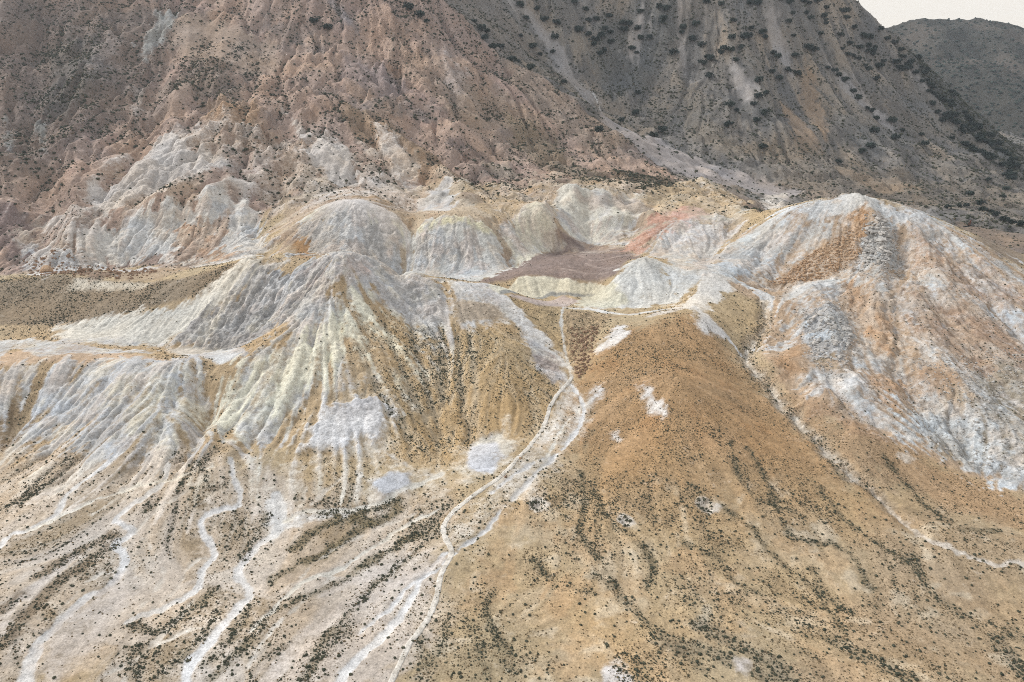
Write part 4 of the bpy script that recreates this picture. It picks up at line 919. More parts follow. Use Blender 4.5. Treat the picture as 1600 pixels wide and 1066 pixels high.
# the land all round, out to the horizon
R = np.concatenate([np.linspace(0, 2500, 14), np.geomspace(3000, 6000, 8)])
TH = np.linspace(0, 2 * np.pi, 64, endpoint=False)
bx, by = np.outer(R, np.cos(TH)), np.outer(R, np.sin(TH)) + 900
bq = np.array([[i * 64 + j, (i + 1) * 64 + j, (i + 1) * 64 + (j + 1) % 64, i * 64 + (j + 1) % 64] for i in range(len(R) - 1) for j in range(64)])
bz = np.full(bx.size, -14.0)
bs = np.ones((bx.size, 3)) * lin((150, 128, 102)); b0 = np.zeros(bx.size)
struct(link('terrain', mesh_np('terrain', np.stack([bx.ravel(), by.ravel(), bz], -1), bq, GROUND, {'soil': bs, 'crust': bs, 'm': b0, 'rock': b0, 'veg': b0 + .2})))

# ------------------------------------------------------------------ shrubs, rocks and trees
def tag(o, label, cat, group=None):
    o['label'] = label; o['category'] = cat
    if group: o['group'] = group
    return o
def blob(name, mat, subdiv, amp, flat, seed, facet=False, lift=.25):
    """one irregular rounded lump of unit radius"""
    bm = bmesh.new(); bmesh.ops.create_icosphere(bm, subdivisions=subdiv, radius=1.0)
    r = np.random.default_rng(seed)
    lob = r.normal(size=(9, 3)); lob /= np.linalg.norm(lob, axis=1)[:, None]
    cuts = r.normal(size=(7, 3)); cuts /= np.linalg.norm(cuts, axis=1)[:, None]; cd = r.uniform(.55, .85, 7)
    for v in bm.verts:
        p = np.array(v.co)
        if facet:
            p = p * r.uniform(.92, 1.06)
            for c, d in zip(cuts, cd):
                e = p @ c - d
                if e > 0: p = p - c * e
        else:
            p = p * (1 + amp * (np.max(lob @ p) - .75) * 1.6 + r.uniform(-amp, amp) * .6)
        p[2] = max(p[2] * flat + lift, -.12)
        v.co = p
    me = bpy.data.meshes.new(name); bm.to_mesh(me); bm.free()
    me.polygons.foreach_set('use_smooth', [False] * len(me.polygons))
    me.materials.append(mat)
    return me

def scatter_tree(name, mat, facet, flat):
    """geometry nodes: lumps made in the tree itself, one per point, sized by the point's 'size'"""
    nt = bpy.data.node_groups.new(name, 'GeometryNodeTree')
    nt.interface.new_socket('Geometry', in_out='INPUT', socket_type='NodeSocketGeometry')
    nt.interface.new_socket('Geometry', in_out='OUTPUT', socket_type='NodeSocketGeometry')
    N = lambda t: nt.nodes.new(t); L = nt.links.new
    gi, go = N('NodeGroupInput'), N('NodeGroupOutput')
    join = N('GeometryNodeJoinGeometry')
    for k in range(5):
        ico = N('GeometryNodeMeshIcoSphere'); ico.inputs['Subdivisions'].default_value = 2
        pos = N('GeometryNodeInputPosition')
        nz = N('ShaderNodeTexNoise'); nz.noise_dimensions = '4D'
        nz.inputs['W'].default_value = k * 3.7; nz.inputs['Scale'].default_value = 1.3 if facet else 1.9; nz.inputs['Detail'].default_value = 2
        L(pos.outputs[0], nz.inputs['Vector'])
        mp = N('ShaderNodeMapRange'); L(nz.outputs['Fac'], mp.inputs[0])
        for i, q in enumerate((.25, .75, .45, 1.45)): mp.inputs[i + 1].default_value = q
        sc = N('ShaderNodeVectorMath'); sc.operation = 'SCALE'; L(pos.outputs[0], sc.inputs[0]); L(mp.outputs[0], sc.inputs[3])
        ml = N('ShaderNodeVectorMath'); ml.operation = 'MULTIPLY_ADD'; L(sc.outputs[0], ml.inputs[0]); ml.inputs[1].default_value = (1, 1, flat); ml.inputs[2].default_value = (0, 0, .28)
        sp = N('GeometryNodeSetPosition'); L(ico.outputs[0], sp.inputs['Geometry']); L(ml.outputs[0], sp.inputs['Position'])
        sm = N('GeometryNodeSetMaterial'); sm.inputs['Material'].default_value = mat; L(sp.outputs[0], sm.inputs['Geometry'])
        g2 = N('GeometryNodeGeometryToInstance'); L(sm.outputs[0], g2.inputs[0]); L(g2.outputs[0], join.inputs[0])
    m2p = N('GeometryNodeMeshToPoints'); L(gi.outputs[0], m2p.inputs[0])
    at_ = N('GeometryNodeInputNamedAttribute'); at_.inputs['Name'].default_value = 'size'
    rv = N('FunctionNodeRandomValue'); rv.data_type = 'FLOAT_VECTOR'; rv.inputs[0].default_value = (.75, .75, .7); rv.inputs[1].default_value = (1.3, 1.3, 1.2)
    vs = N('ShaderNodeVectorMath'); vs.operation = 'SCALE'; L(rv.outputs[0], vs.inputs[0]); L(at_.outputs[0], vs.inputs[3])
    rr = N('FunctionNodeRandomValue'); rr.data_type = 'FLOAT_VECTOR'; rr.inputs[0].default_value = (-.25, -.25, 0); rr.inputs[1].default_value = (.25, .25, 6.28); rr.inputs['Seed'].default_value = 5
    iop = N('GeometryNodeInstanceOnPoints'); iop.inputs['Pick Instance'].default_value = True
    L(m2p.outputs[0], iop.inputs['Points']); L(join.outputs[0], iop.inputs['Instance']); L(rr.outputs[0], iop.inputs['Rotation']); L(vs.outputs[0], iop.inputs['Scale'])
    L(iop.outputs[0], go.inputs[0])
    return nt
def scatter(name, pts, size, mat, facet, flat):
    me = bpy.data.meshes.new(name); me.vertices.add(len(pts))
    me.vertices.foreach_set('co', np.asarray(pts, np.float32).ravel())
    a = me.attributes.new('size', 'FLOAT', 'POINT'); a.data.foreach_set('value', np.asarray(size, np.float32))
    me.materials.append(mat)
    o = link(name, me); o['kind'] = 'stuff'
    md = o.modifiers.new('scatter', 'NODES'); md.node_group = scatter_tree(name, mat, facet, flat)
    return o
def in_view(x, y, z, mar=60):
    u, v, d = project(x, y, z)
    return (u > -mar) & (u < 1600 + mar) & (v > -mar) & (v < 1066 + mar * 1.5)

# where scrub grows: expected shrubs per cell, then a random place within it
PX, PY, PS, PV = [], [], [], []
for s in SH:
    G = s.G
    ok = (G.Y < YSW) if s.near_ else (G.Y >= YSW)
    lam = np.where(ok & (G.Y > 150), s.veg * (2.6 if s.near_ else 1.9) * G.st ** 2, 0)
    lam[~in_view(G.X, G.Y, s.h)] = 0
    cnt = rng.poisson(np.clip(lam, 0, 4))
    jj, ii = np.nonzero(cnt); rep = cnt[jj, ii]
    jj, ii = np.repeat(jj, rep), np.repeat(ii, rep)
    PX.append(G.xs[ii] + rng.uniform(-.5, .5, len(ii)) * G.st); PY.append(G.ys[jj] + rng.uniform(-.5, .5, len(ii)) * G.st)
    PV.append(s.veg[jj, ii]); PS.append(s.vsz[jj, ii] * (.47 if s.near_ else .78) * np.clip(rng.lognormal(-.15, .5, len(ii)), .3, 2.6))
PX, PY, PS, PV = map(np.concatenate, (PX, PY, PS, PV))
PZ = ground(PX, PY)
U, Vv, D = project(PX, PY, PZ)
inside = (U > 4) & (U < 1596) & (Vv > 4) & (Vv < 1060)
def seen(x, y, z):
    """nothing of the land stands between the camera and the point"""
    ok = np.ones(len(x), bool)
    for t in np.linspace(.25, .985, 90): ok &= base_h(x * t, y * t) < CAMZ + (z + .6 - CAMZ) * t + .3
    return ok
first = np.argsort(-(PS / D) * inside)[:6000]
vis = np.zeros(len(PX), bool); vis[first] = seen(PX[first], PY[first], PZ[first])
order = np.argsort(-(PS / D) * (inside & vis))
big = order[:300]
rest = np.ones(len(PX), bool); rest[big] = False
dry = rng.random(len(PX)) < np.where(PY < YSW, np.where(PV < .40, .72, .15), .2)
dry &= ~(PS > np.where(PY < YSW, .42, 1.1))
pts = np.stack([PX, PY, PZ], -1)
scatter('scrub', pts[rest & ~dry], PS[rest & ~dry], M_SHRUB, False, .72)
scatter('dry_scrub', pts[rest & dry], PS[rest & dry] * .95, M_DRY, False, .66)
SHRUBS = [blob('shrub', M_SHRUB, 3, .30, .75, 100 + k) for k in range(6)]
def nearest(marks, u, v):
    return min(marks, key=lambda m: (m[0] - u) ** 2 + (m[1] - v) ** 2)
def side(head, mark, u, v):
    a, b = 'upper' if v < mark[1] else 'lower', 'left' if u < mark[0] else 'right'
    full = '%s %s' % (head, mark[2]); more = '%s, %s %s of it' % (full, a, b) if not mark[2].startswith(('lone', 'standing apart', 'one of')) else full
    return more if len(more.split()) <= 16 else (full + ', %s %s' % (a, b) if len(full.split()) <= 14 else full)
SLOPE_MARKS = [(40,230,'on the dark upper slope at the left edge'), (100,320,'on the brown slope above the huge orange boulder'), (110,180,'in the dark scrub high on the left slope'), (220,250,'above the grey white crest at left'), (240,320,'between the grey crest and the white knob at left'), (380,260,'below the orange crag on the left slope'), (330,130,'in the dark scrub below the smooth tan slope'), (440,306,'on the tan slope above the first cream dome'), (500,213,'beside the white scar right of the orange crag'),
 (570,262,'by the white scar above the cream domes'), (660,235,'on the brown slope above the white hollow'), (700,275,'on the tan spur right of the white hollow'), (780,290,'on the rilled tan slope above the crater'), (710,180,'on the brown spur below the upper crags'), (960,290,'in the dark scrub patch behind the crater'), (870,230,'on the brown slope left of the pale valley'), (1130,292,'on the pale valley floor'), (1030,330,'on the tan hummocks behind the crater'), (1200,315,'on the plain left of the white hilltop'),
 (1290,270,'on the lower tan apron of the right mountain'), (1440,332,'on the plain just behind the white hill'), (1560,345,'around the tree row on the far plain'), (1520,310,'on the terraces at the mountain foot'), (1595,260,'at the right edge below the dark wood'), (1545,225,'in the wood on the mountain shoulder'), (1510,170,'along the falling skyline of the right mountain'), (1445,105,'high on the falling skyline of the right mountain'), (1250,180,'between the tan screes of the right mountain'), (1100,180,'on the stony slope of the right mountain'), (980,60,'near the head of the pale gully'),
 (100,470,'on the tan terrace ridge at far left'), (300,450,'on the tan terrace ridge beside the grey cliff'), (640,560,'in the rills on the front of the dome'), (730,600,'in the scrub file down the front of the dome'), (480,640,'on the streaked slope below the yellow ridge'), (1420,500,'on the rusty flank of the white hill'), (1150,620,'on the orange fan')]
SHRUB_MARKS = [(60,1020,'beside the lower end of the leftmost white stream bed'), (150,930,'beside the middle bends of the leftmost white stream bed'), (130,890,'in the brown scrub band beside the leftmost stream bed'), (200,980,'on pale ground between the two leftmost white stream beds'), (270,950,'beside the second white stream bed from the left'),
 (330,1020,'beside the lower end of the third white stream bed from the left'), (380,920,'beside the bend of the third white stream bed'), (250,1050,'at the bottom edge between the second and third stream beds'), (420,1040,'in the olive band right of the third white stream bed'), (480,960,'on the lavender ground between the olive scrub bands'), (540,1030,'left of the pale wash that runs beside the track'), (540,850,'in the olive scrub patch below the pale spring mounds'),
 (650,1040,'close beside the lowest stretch of the white track'), (720,1030,'in the scrub just right of the lowest stretch of track'), (640,920,'between the pale wash and the white track'), (760,960,'on tan ground right of the straight middle stretch of track'), (790,1040,'in the dark scrub tongue right of the track at the bottom edge'), (860,1040,'on bare tan ground at the bottom middle edge'), (900,920,'on tan ground left of the dark diagonal scrub row'),
 (960,1045,'around the white bare patch at the bottom edge'), (1000,970,'in the upper part of the dark diagonal scrub row'), (1090,1040,'in the dense dark scrub at the bottom edge'), (1150,1000,'in the middle of the dense dark scrub below the fan'), (1230,1040,'at the right end of the dense dark scrub at the bottom'), (1200,920,'in the winding scrub rows on the lower fan'), (1300,960,'in the scrub row that runs down right of the fan'),
 (1350,1030,'in the scrub along the bottom edge right of centre'), (1440,1040,'between the bottom scrub and the right corner thicket'), (1450,930,'in the long scrub row below the pale gully at right'), (1530,970,'in the lower part of the scrub row at far right'), (1570,1040,'in the thicket in the bottom right corner'), (1560,900,'below the end of the pale gully at the right edge')]
def zone(u, v, r):
    sz = 'big' if r > (.62 if v > 690 else 1.75) else 'small'
    if v < 690: return side('%s dark shrub' % sz, nearest(SLOPE_MARKS, u, v), u, v), 'dark shrubs on the slopes'
    return side('%s dark shrub' % sz, nearest(SHRUB_MARKS, u, v), u, v), 'dark shrubs across the foreground'
for k in big:
    o = link('shrub', SHRUBS[int(rng.integers(6))])
    o.location = (PX[k], PY[k], PZ[k]); o.scale = (PS[k] * rng.uniform(.85, 1.2), PS[k] * rng.uniform(.85, 1.2), PS[k] * rng.uniform(.8, 1.1))
    o.rotation_euler = (0, 0, rng.uniform(0, 6.28))
    lab, grp = zone(U[k], Vv[k], PS[k]); tag(o, lab, 'shrub', grp)

# ---- rocks
ROCKS = {m.name: [blob('boulder', m, 2, .2, .8, 300 + 10 * i + k, True, .15) for k in range(5)] for i, m in enumerate((M_ROCKG, M_ROCKO, M_ROCKD))}
def on_ground(u, v):
    x, y = unproject([(u, v)])[0]
    return np.array([x, y, float(ground([x], [y])[0])])
def boulder(p, r, mat, label, group=None, sq=(1, 1, 1)):
    o = link('boulder', ROCKS[mat.name][int(rng.integers(5))])
    o.location = p; o.scale = (r * sq[0], r * sq[1], r * sq[2]); o.rotation_euler = (rng.uniform(-.3, .3), rng.uniform(-.3, .3), rng.uniform(0, 6.28))
    return tag(o, label, 'boulder', group)
boulder(on_ground(74, 426), 5.6, M_ROCKO, 'huge rounded orange boulder at the foot of the mountain, far left', None, (1.05, .95, 1.0))
boulder(on_ground(813, 718), .95, M_ROCKO, 'reddish boulder lying alone between the white track and the stream bed')
boulder(on_ground(790, 744), .8, M_ROCKD, 'smaller brown boulder below the reddish one beside the white track')
boulder(on_ground(781, 757), .75, M_ROCKG, 'pale grey boulder in the wash close to the white track')
for (u, v, r), lab in zip(((129, 396, 1.7), (130, 406, 1.5), (134, 409, 1.3), (183, 435, 2.0)), ('topmost pale boulder at the foot of the grey gully on the left', 'middle pale boulder below the grey gully on the left', 'lowest pale boulder below the grey gully on the left', 'pale block at the edge of the rubble floor behind the left ridge')):
    boulder(on_ground(u, v), r, M_ROCKG, lab)
def rocks_in(px, nmax, rr, mat, label, group, sq=(1.5, .8, .8), indiv=True, name='rubble'):
    pts = unproject(px); lo, hi = pts.min(0), pts.max(0)
    xy = rng.uniform(lo, hi, (nmax * 3, 2))
    xy = xy[poly_sdf(xy[:, 0], xy[:, 1], pts) > 0][:nmax]
    z = ground(xy[:, 0], xy[:, 1])
    r = np.clip(rng.lognormal(math.log(rr), .42, len(xy)), rr * .4, rr * 2.6)
    if indiv:
        t3 = np.argsort(np.argsort(z)) / len(z); mid = np.median(xy[:, 0])
        for (x, y), zz, q, h_ in zip(xy, z, r, t3):
            boulder((x, y, zz), q, mat, '%s %s at its %s %s' % ('large' if q > rr * 1.3 else 'small', label, 'top' if h_ > .75 else ('upper middle' if h_ > .5 else ('lower middle' if h_ > .25 else 'foot')), 'left' if x < mid else 'right'), group, sq)
    else:
        scatter(name, np.column_stack([xy, z]), r, mat, True, .8)
rocks_in([(1352,352),(1380,342),(1400,392),(1380,424),(1345,414)], 150, 1.35, M_ROCKG, 'grey block on the rocky spur below the white hilltop', 'blocks on the white hill spur', (1.7, .75, .8))
rocks_in([(1252,494),(1298,478),(1333,522),(1312,576),(1272,556)], 140, 1.0, M_ROCKG, 'grey block on the lower outcrop of the white hill', 'blocks on the lower outcrop', (1.4, .8, .8))
rocks_in([(1198,442),(1260,400),(1338,352),(1348,396),(1310,424),(1240,440)], 900, .5, M_ROCKO, '', '', indiv=False, name='orange_rubble')
rocks_in([(1350,340),(1400,340),(1420,420),(1370,440),(1335,420)], 500, .5, M_ROCKG, '', '', indiv=False, name='grey_rubble')
rocks_in([(1240,484),(1310,470),(1350,530),(1315,600),(1255,560)], 500, .4, M_ROCKG, '', '', indiv=False, name='grey_rubble')
rocks_in([(30,395),(110,395),(250,420),(230,438),(60,432)], 380, .8, M_ROCKD, '', '', indiv=False, name='brown_rubble')
rocks_in([(890,515),(935,510),(925,580),(900,592)], 260, .55, M_ROCKD, '', '', indiv=False, name='brown_rubble')
rocks_in([(1400,560),(1600,540),(1600,740),(1450,690)], 900, .34, M_ROCKG, '', '', indiv=False, name='grey_rubble')

# ---- trees on the mountain
def crown_mesh(seed):
    r = np.random.default_rng(seed)
    cl = []
    for _ in range(15):
        a = r.uniform(0, 6.28); q = math.sqrt(r.uniform(0, 1)) * .75
        cl.append((q * math.cos(a), q * math.sin(a), r.uniform(.32, .80) * (1 - .45 * q) + .12, r.uniform(.22, .40)))
    Vs, Fs = [], []
    for (x, y, z, rad) in cl:
        for _ in range(26):
            d = r.normal(size=3); d /= np.linalg.norm(d)
            c = np.array((x, y, z)) + d * rad * r.uniform(.55, 1.05) * np.array((1, 1, .8))
            t = np.cross(d + r.normal(size=3) * .6, (.3, .2, 1)); t /= np.linalg.norm(t) + 1e-6
            w = np.cross(d, t); w /= np.linalg.norm(w) + 1e-6
            s1, s2 = r.uniform(.07, .14), r.uniform(.07, .14)
            i = len(Vs)
            Vs += [tuple(c - t * s1), tuple(c + w * s2 * .8), tuple(c + t * s1), tuple(c - w * s2)]
            Fs.append((i, i + 1, i + 2, i + 3))
    me = bpy.data.meshes.new('crown'); me.from_pydata(Vs, [], Fs); me.materials.append(M_TREE)
    return me
def trunk_mesh(seed):
    r = np.random.default_rng(seed); bm = bmesh.new()
    def limb(p, q, r0, r1):
        ring = []
        for c, rr in ((p, r0), (q, r1)):
            ring.append([bm.verts.new((c[0] + rr * math.cos(k * math.pi / 3), c[1] + rr * math.sin(k * math.pi / 3), c[2])) for k in range(6)])
        for k in range(6): bm.faces.new((ring[0][k], ring[0][(k + 1) % 6], ring[1][(k + 1) % 6], ring[1][k]))
    limb((0, 0, -.15), (.03, .02, .34), .075, .05)
    for k in range(4):
        a = k * 1.6 + r.uniform(0, .7)
        limb((.03, .02, .30), (.45 * math.cos(a), .45 * math.sin(a), r.uniform(.5, .68)), .045, .012)
    me = bpy.data.meshes.new('trunk'); bm.to_mesh(me); bm.free(); me.materials.append(M_BARK)
    return me
CROWNS = [crown_mesh(500 + k) for k in range(5)]; TRUNKS = [trunk_mesh(600 + k) for k in range(3)]
TREES = [(1067,47),(1082,61),(1097,101),(1104,94),(1111,100),(1141,89),(1139,105),(1156,100),(1188,64),(1195,67),(1208,91),(1213,98),(1232,44),(1239,64),(1242,89),(1146,120),(1107,127),
 (1246,111),(1230,115),(1205,121),(1217,128),(1185,147),(1195,165),(1183,177),(1175,182),(1149,184),(1138,182),(1193,194),(1181,199),(1138,201),(1192,233),(1310,251),(1262,83),(1273,88),
 (1293,111),(1303,118),(1310,125),(1320,132),(1315,89),(1323,98),(1330,105),(1340,108),(1350,118),(1354,125),(1343,84),(1333,149),(1340,162),(1354,177),(1362,179),(1369,189),(1392,196),
 (1408,209),(1397,226),(1364,219),(1359,236),(1347,240),(1438,221),(1443,236),(1451,149),(1485,170),(1482,187),(1431,118),(1441,130),(1453,135),(1367,140),(1408,115),(1374,108),
 (1566,310),(1571,300),(1516,304),(1532,319),(1543,290),(1533,337),(1545,339),(1555,342),(1567,350),(1578,352),(1590,354),(1599,356),(1480,328),(1498,325),(1510,322),
 (624,7),(638,29),(657,46),(668,54),(581,8),(695,3),(741,37),(753,52),(761,51),(758,64),(783,76),(770,81),(800,101),(810,101),(830,120),(813,62),(834,79),(844,88),(864,89),(867,69),(869,42),
 (822,42),(810,7),(813,20),(840,20),(851,37),(881,142),(943,79),(930,71),(928,81),(938,94),(994,101),(987,94),(994,186),(972,197),(937,216),(1034,209),(1021,221),(996,159),(1053,91),(1065,51),
 (493,48),(512,52)]
def tree_fill(px, count):
    pts = unproject(px); lo, hi = pts.min(0), pts.max(0); out = []
    while len(out) < count:
        p = rng.uniform(lo, hi)
        if poly_sdf(np.array([p[0]]), np.array([p[1]]), pts)[0] > 0: out.append(p)
    return out
spots = [unproject([t])[0] for t in TREES]
for px, c in (([(880,2),(1050,2),(1040,60),(980,100),(900,60)], 26), ([(1085,2),(1195,2),(1200,60),(1130,110),(1090,90)], 18), ([(1215,2),(1310,2),(1400,66),(1420,110),(1330,100),(1240,40)], 42),
              ([(1400,66),(1475,140),(1540,210),(1500,210),(1440,150),(1400,110)], 36), ([(1480,190),(1540,205),(1598,265),(1598,300),(1540,270),(1490,230)], 52)):
    spots += tree_fill(px, c)
TREE_MARKS = [(1500,322,'left of the dark row at the edge of the far plain'), (1545,340,'in the left half of the dark row on the far plain'), (1590,354,'in the right end of the dark row on the far plain'), (1566,305,'standing apart on the terraces above the dark row'), (1516,304,'on the lower slope left of the terraces'),
 (1350,238,'at the foot of the tan scree slopes'), (1405,212,'in the lowest clump right of the tan screes'), (1440,228,'standing apart low on the right slope'), (1310,251,'lone at the bottom of the tan scree'), (1350,175,'in the line of trees beside the long right scree'), (1335,155,'in the clump halfway down the right scree'), (1340,110,'in the upper row between the two right screes'), (1300,115,'in the clump above the tan scree'),
 (1265,85,'just right of the pale scree chute'), (1240,45,'at the top of the pale scree chute'), (1260,15,'on the mountain crest right of the scree chute'), (1310,30,'on the skyline ridge high on the mountain'), (1370,55,'on the skyline ridge where it starts to drop'), (1400,100,'below the dropping skyline ridge'), (1440,130,'in the upper wood on the dropping ridge'), (1455,150,'on the pinkish strip below the ridge'), (1485,178,'on the ridge flank above the right foot'), (1510,200,'in the dark wood halfway down the ridge'), (1540,235,'in the thick of the dark wood on the ridge'), (1580,270,'at the lower end of the dark wood by the right edge'), (1510,240,'at the left margin of the dark wood'),
 (1205,90,'along the left edge of the pale scree chute'), (1210,122,'in the clump at the toe of the pale scree chute'), (1185,150,'in the file of trees below the crags'), (1180,185,'in the scattered clump at the foot of the crags'), (1140,190,'lone on the open slope left of the crag clump'), (1146,100,'on the ledges of the middle crag'), (1105,98,'beside the left scree at the crag foot'), (1140,40,'high on the middle crag'), (1090,50,'just right of the left scree gully'), (1192,233,'lone at the bottom of the slope above the valley'),
 (1045,50,'left of the narrow scree gully'), (990,100,'on the open stony slope left of the narrow gully'), (994,186,'lone round above the pale valley floor'), (1025,215,'standing on the pale valley floor'), (950,200,'on the near bank of the pale valley'), (935,80,'in the hollow at the head of the stony slope'), (960,25,'near the top edge above the stony slope'), (900,30,'near the top edge right of the pale gully'), (865,75,'on the far bank of the pale gully'), (840,40,'between the forks of the pale gully'), (815,15,'at the top of the pale gully'), (835,100,'on the near bank of the pale gully'), (800,100,'on the crest of the brown spur'), (770,70,'in the clump on the brown spur'), (745,40,'above the clump on the brown spur'), (881,142,'low on the brown spur by the gully'), (690,8,'on the spur at the top edge'), (645,35,'in the group of four above the orange crag'), (600,8,'above the orange crag at the top edge'), (502,50,'one of two beside the grey streak high on the left')]
TREE_AREA = lambda u, v: 'trees round the far plain' if v > 290 else ('trees on the right mountain' if u > 1045 else 'trees on the upper slopes beside the pale gully')
def tree_zone(u, v, r):
    return side('%s dark green tree' % ('broad' if r > 7.4 else 'small'), nearest(TREE_MARKS, u, v), u, v), TREE_AREA(u, v)
for (x, y) in spots[:300]:
    z = float(ground([x], [y])[0]); u, v, d = project(x, y, z)
    r = rng.uniform(5.2, 9.0) * (.8 if v > 280 else 1.0)
    t = bpy.data.objects.new('tree', None); COL.objects.link(t); t.empty_display_size = 2
    t.location = (x, y, z - .3); t.rotation_euler = (0, 0, rng.uniform(0, 6.28)); t.scale = (r, r, r * rng.uniform(1.25, 1.6))
    lab, grp = tree_zone(u, v, r); tag(t, lab, 'tree', grp)
    link('trunk', TRUNKS[int(rng.integers(3))], t); link('crown', CROWNS[int(rng.integers(5))], t)
# bushes too far to tell apart: the far hill's scrub
k = rng.integers(0, FX.size, 26000)
bx_, by_, bz_ = FX.ravel()[k], FY.ravel()[k], FZ.ravel()[k]
ok = in_view(bx_, by_, bz_, 10) & (by_ < 2640) & (rng.random(len(k)) < .55 + .45 * (bz_ < 260))
jx, jy = rng.uniform(-4.5, 4.5, ok.sum()), rng.uniform(-4.5, 4.5, ok.sum())
scatter('hill_scrub', np.column_stack([bx_[ok] + jx, by_[ok] + jy, bz_[ok] - .8]), rng.uniform(2.0, 4.4, ok.sum()), M_TREE, False, .7)

# ------------------------------------------------------------------ the beaten track, draped on the ground
def track(px, w, name='dirt_path'):
    q = np.column_stack([np.asarray(px, float), np.interp(np.linspace(0, 1, len(px)), np.linspace(0, 1, len(w)), w)])
    q = smooth_line(q, 8); p = unproject(q[:, :2]); ww = q[:, 2]
    seg = np.r_[0, np.cumsum(np.hypot(*np.diff(p, axis=0).T))]
    t = np.arange(0, seg[-1], .7)
    x, y, w_ = (np.interp(t, seg, a) for a in (p[:, 0], p[:, 1], ww))
    kx = np.ones(9) / 9
    for _ in range(2):
        x[4:-4] = np.convolve(x, kx, 'valid'); y[4:-4] = np.convolve(y, kx, 'valid')
    dx, dy = np.gradient(x), np.gradient(y); L = np.hypot(dx, dy) + 1e-6
    nx_, ny_ = -dy / L, dx / L
    Vt, prof = [], ((-1.15, -.25), (-1.0, .10), (-.55, .16), (-.1, .19), (.1, .19), (.55, .16), (1.0, .10), (1.15, -.25))
    for o, lift in prof:
        e = o * w_ * (1 + .22 * perlin(x, y, 3.0, 51 if o > 0 else 52) + .15 * perlin(x, y, 1.2, 53))
        X, Y = x + nx_ * e, y + ny_ * e
        Vt.append(np.stack([X, Y, ground(X, Y) + lift], -1))
    zc = np.maximum.reduce([v[:, 2] for v in Vt[1:-1]])
    for v in Vt[1:-1]: v[:, 2] = v[:, 2] * .6 + zc * .4
    m_ = len(x); Vt = np.concatenate(Vt)
    F = np.array([[a * m_ + i, (a + 1) * m_ + i, (a + 1) * m_ + i + 1, a * m_ + i + 1] for a in range(len(prof) - 1) for i in range(m_ - 1)])[:, ::-1]
    c = np.ones((len(Vt), 3)); tone = (1 + .10 * perlin(Vt[:, 0], Vt[:, 1], 7, 54))[:, None]
    soil_c = c * lin((204, 194, 178)) * tone; o1 = np.zeros(len(Vt))
    return struct(link(name, mesh_np(name, Vt, F, GROUND, {'soil': soil_c, 'crust': c * lin((214, 209, 200)), 'm': o1 + .45, 'rock': o1, 'veg': o1})))
track([(893,590),(886,600),(862,630),(850,664),(830,694),(805,722),(780,746),(745,770),(712,796),(696,815),(692,830),(700,848),(707,862),(698,880),(688,900),(683,930),(676,952),(662,978),(640,1006),(625,1038),(612,1066),(600,1095)], [.9, 1.2, 1.25, 1.2, 1.15, 1.1])

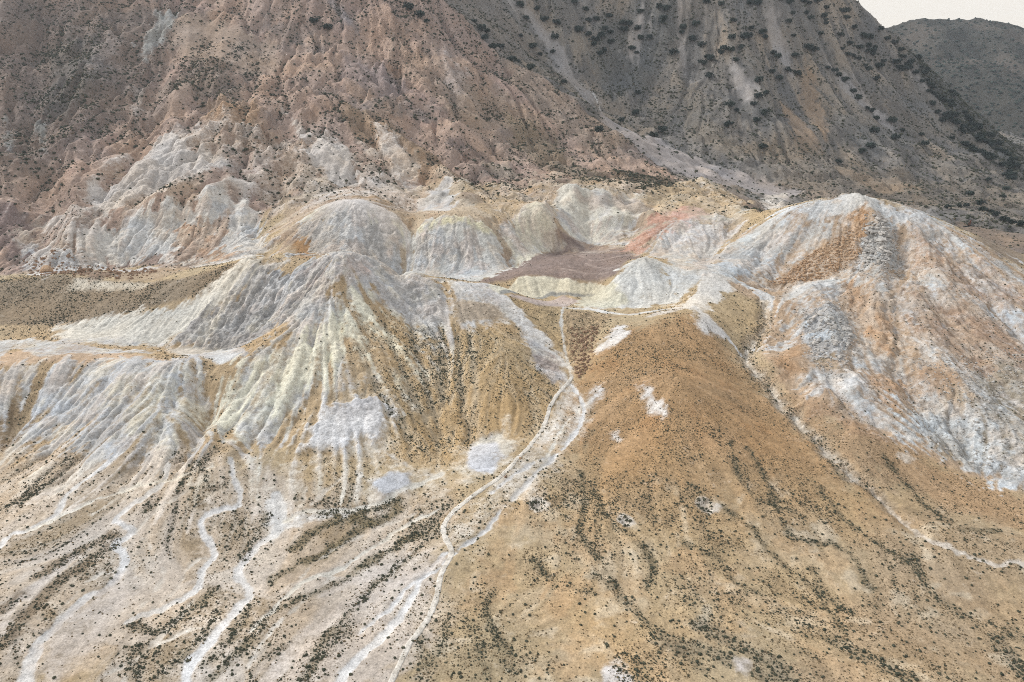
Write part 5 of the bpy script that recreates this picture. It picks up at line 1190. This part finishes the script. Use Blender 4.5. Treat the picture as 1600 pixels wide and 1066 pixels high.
# ------------------------------------------------------------------ the rusted rig on the far plain
def rig():
    c = on_ground(1513, 356)
    t = bpy.data.objects.new('drilling_rig', None); COL.objects.link(t); t.location = c
    tag(t, 'small rusty brown rig on a dark mat on the plain behind the white hill', 'rig')
    def part(name, shapes, mat):
        bm = bmesh.new()
        for kind, pos, sz, rot in shapes:
            vs = (bmesh.ops.create_cube(bm, size=1.0) if kind == 'b' else bmesh.ops.create_cone(bm, segments=10, radius1=.5, radius2=.42, depth=1.0, cap_ends=True))['verts']
            bmesh.ops.scale(bm, vec=sz, verts=vs)
            from mathutils import Matrix
            bmesh.ops.rotate(bm, matrix=Matrix.Rotation(rot, 3, 'Y'), verts=vs); bmesh.ops.translate(bm, vec=pos, verts=vs)
        bmesh.ops.bevel(bm, geom=bm.edges[:], offset=.05, segments=1, affect='EDGES')
        me = bpy.data.meshes.new(name); bm.to_mesh(me); bm.free(); me.materials.append(mat)
        return link(name, me, t)
    bm = bmesh.new()
    ring = [bm.verts.new((6.5 * math.cos(a) * (1 + .2 * math.sin(3 * a)), 2.6 * math.sin(a) * (1 + .15 * math.cos(2 * a)), .1)) for a in np.linspace(0, 2 * math.pi, 20, endpoint=False)]
    f = bm.faces.new(ring); r = bmesh.ops.extrude_face_region(bm, geom=[f]); bmesh.ops.translate(bm, vec=(0, 0, .25), verts=[v for v in r['geom'] if isinstance(v, bmesh.types.BMVert)])
    bmesh.ops.recalc_face_normals(bm, faces=bm.faces)
    me = bpy.data.meshes.new('mat'); bm.to_mesh(me); bm.free(); me.materials.append(M_DARK); link('mat', me, t)
    part('plinth', [('b', (.8, 0, .7), (3.0, 2.2, 1.0), 0)], M_DARK)
    part('mast', [('c', (1.0, 0, 3.6), (1.3, 1.3, 5.2), .06), ('c', (1.2, 0, 6.4), (1.7, 1.7, 1.4), .06)], M_RUST)
    part('strut', [('b', (-1.1, 0, 2.5), (.4, .4, 4.2), .12)], M_RUST)
    part('crossbar', [('b', (.0, 0, 4.0), (2.6, .35, .35), 0), ('b', (-.4, 0, 2.2), (2.0, .3, .3), .5)], M_RUST)
rig()

# ------------------------------------------------------------------ evening haze over the caldera
bm = bmesh.new(); bmesh.ops.create_cube(bm, size=1.0)
bmesh.ops.scale(bm, vec=(12600, 12600, 760), verts=bm.verts); bmesh.ops.translate(bm, vec=(0, 900, -16 + 380), verts=bm.verts)
me = bpy.data.meshes.new('haze'); bm.to_mesh(me); bm.free()
hm = bpy.data.materials.new('haze'); hm.use_nodes = True; hm.node_tree.nodes.clear()
ho = hm.node_tree.nodes.new('ShaderNodeOutputMaterial'); hv = hm.node_tree.nodes.new('ShaderNodeVolumePrincipled')
hv.inputs['Color'].default_value = (.80, .90, 1.0, 1); hv.inputs['Density'].default_value = .00006; hv.inputs['Anisotropy'].default_value = .2
hm.node_tree.links.new(hv.outputs[0], ho.inputs['Volume'])
me.materials.append(hm); o = link('haze', me); o['kind'] = 'stuff'
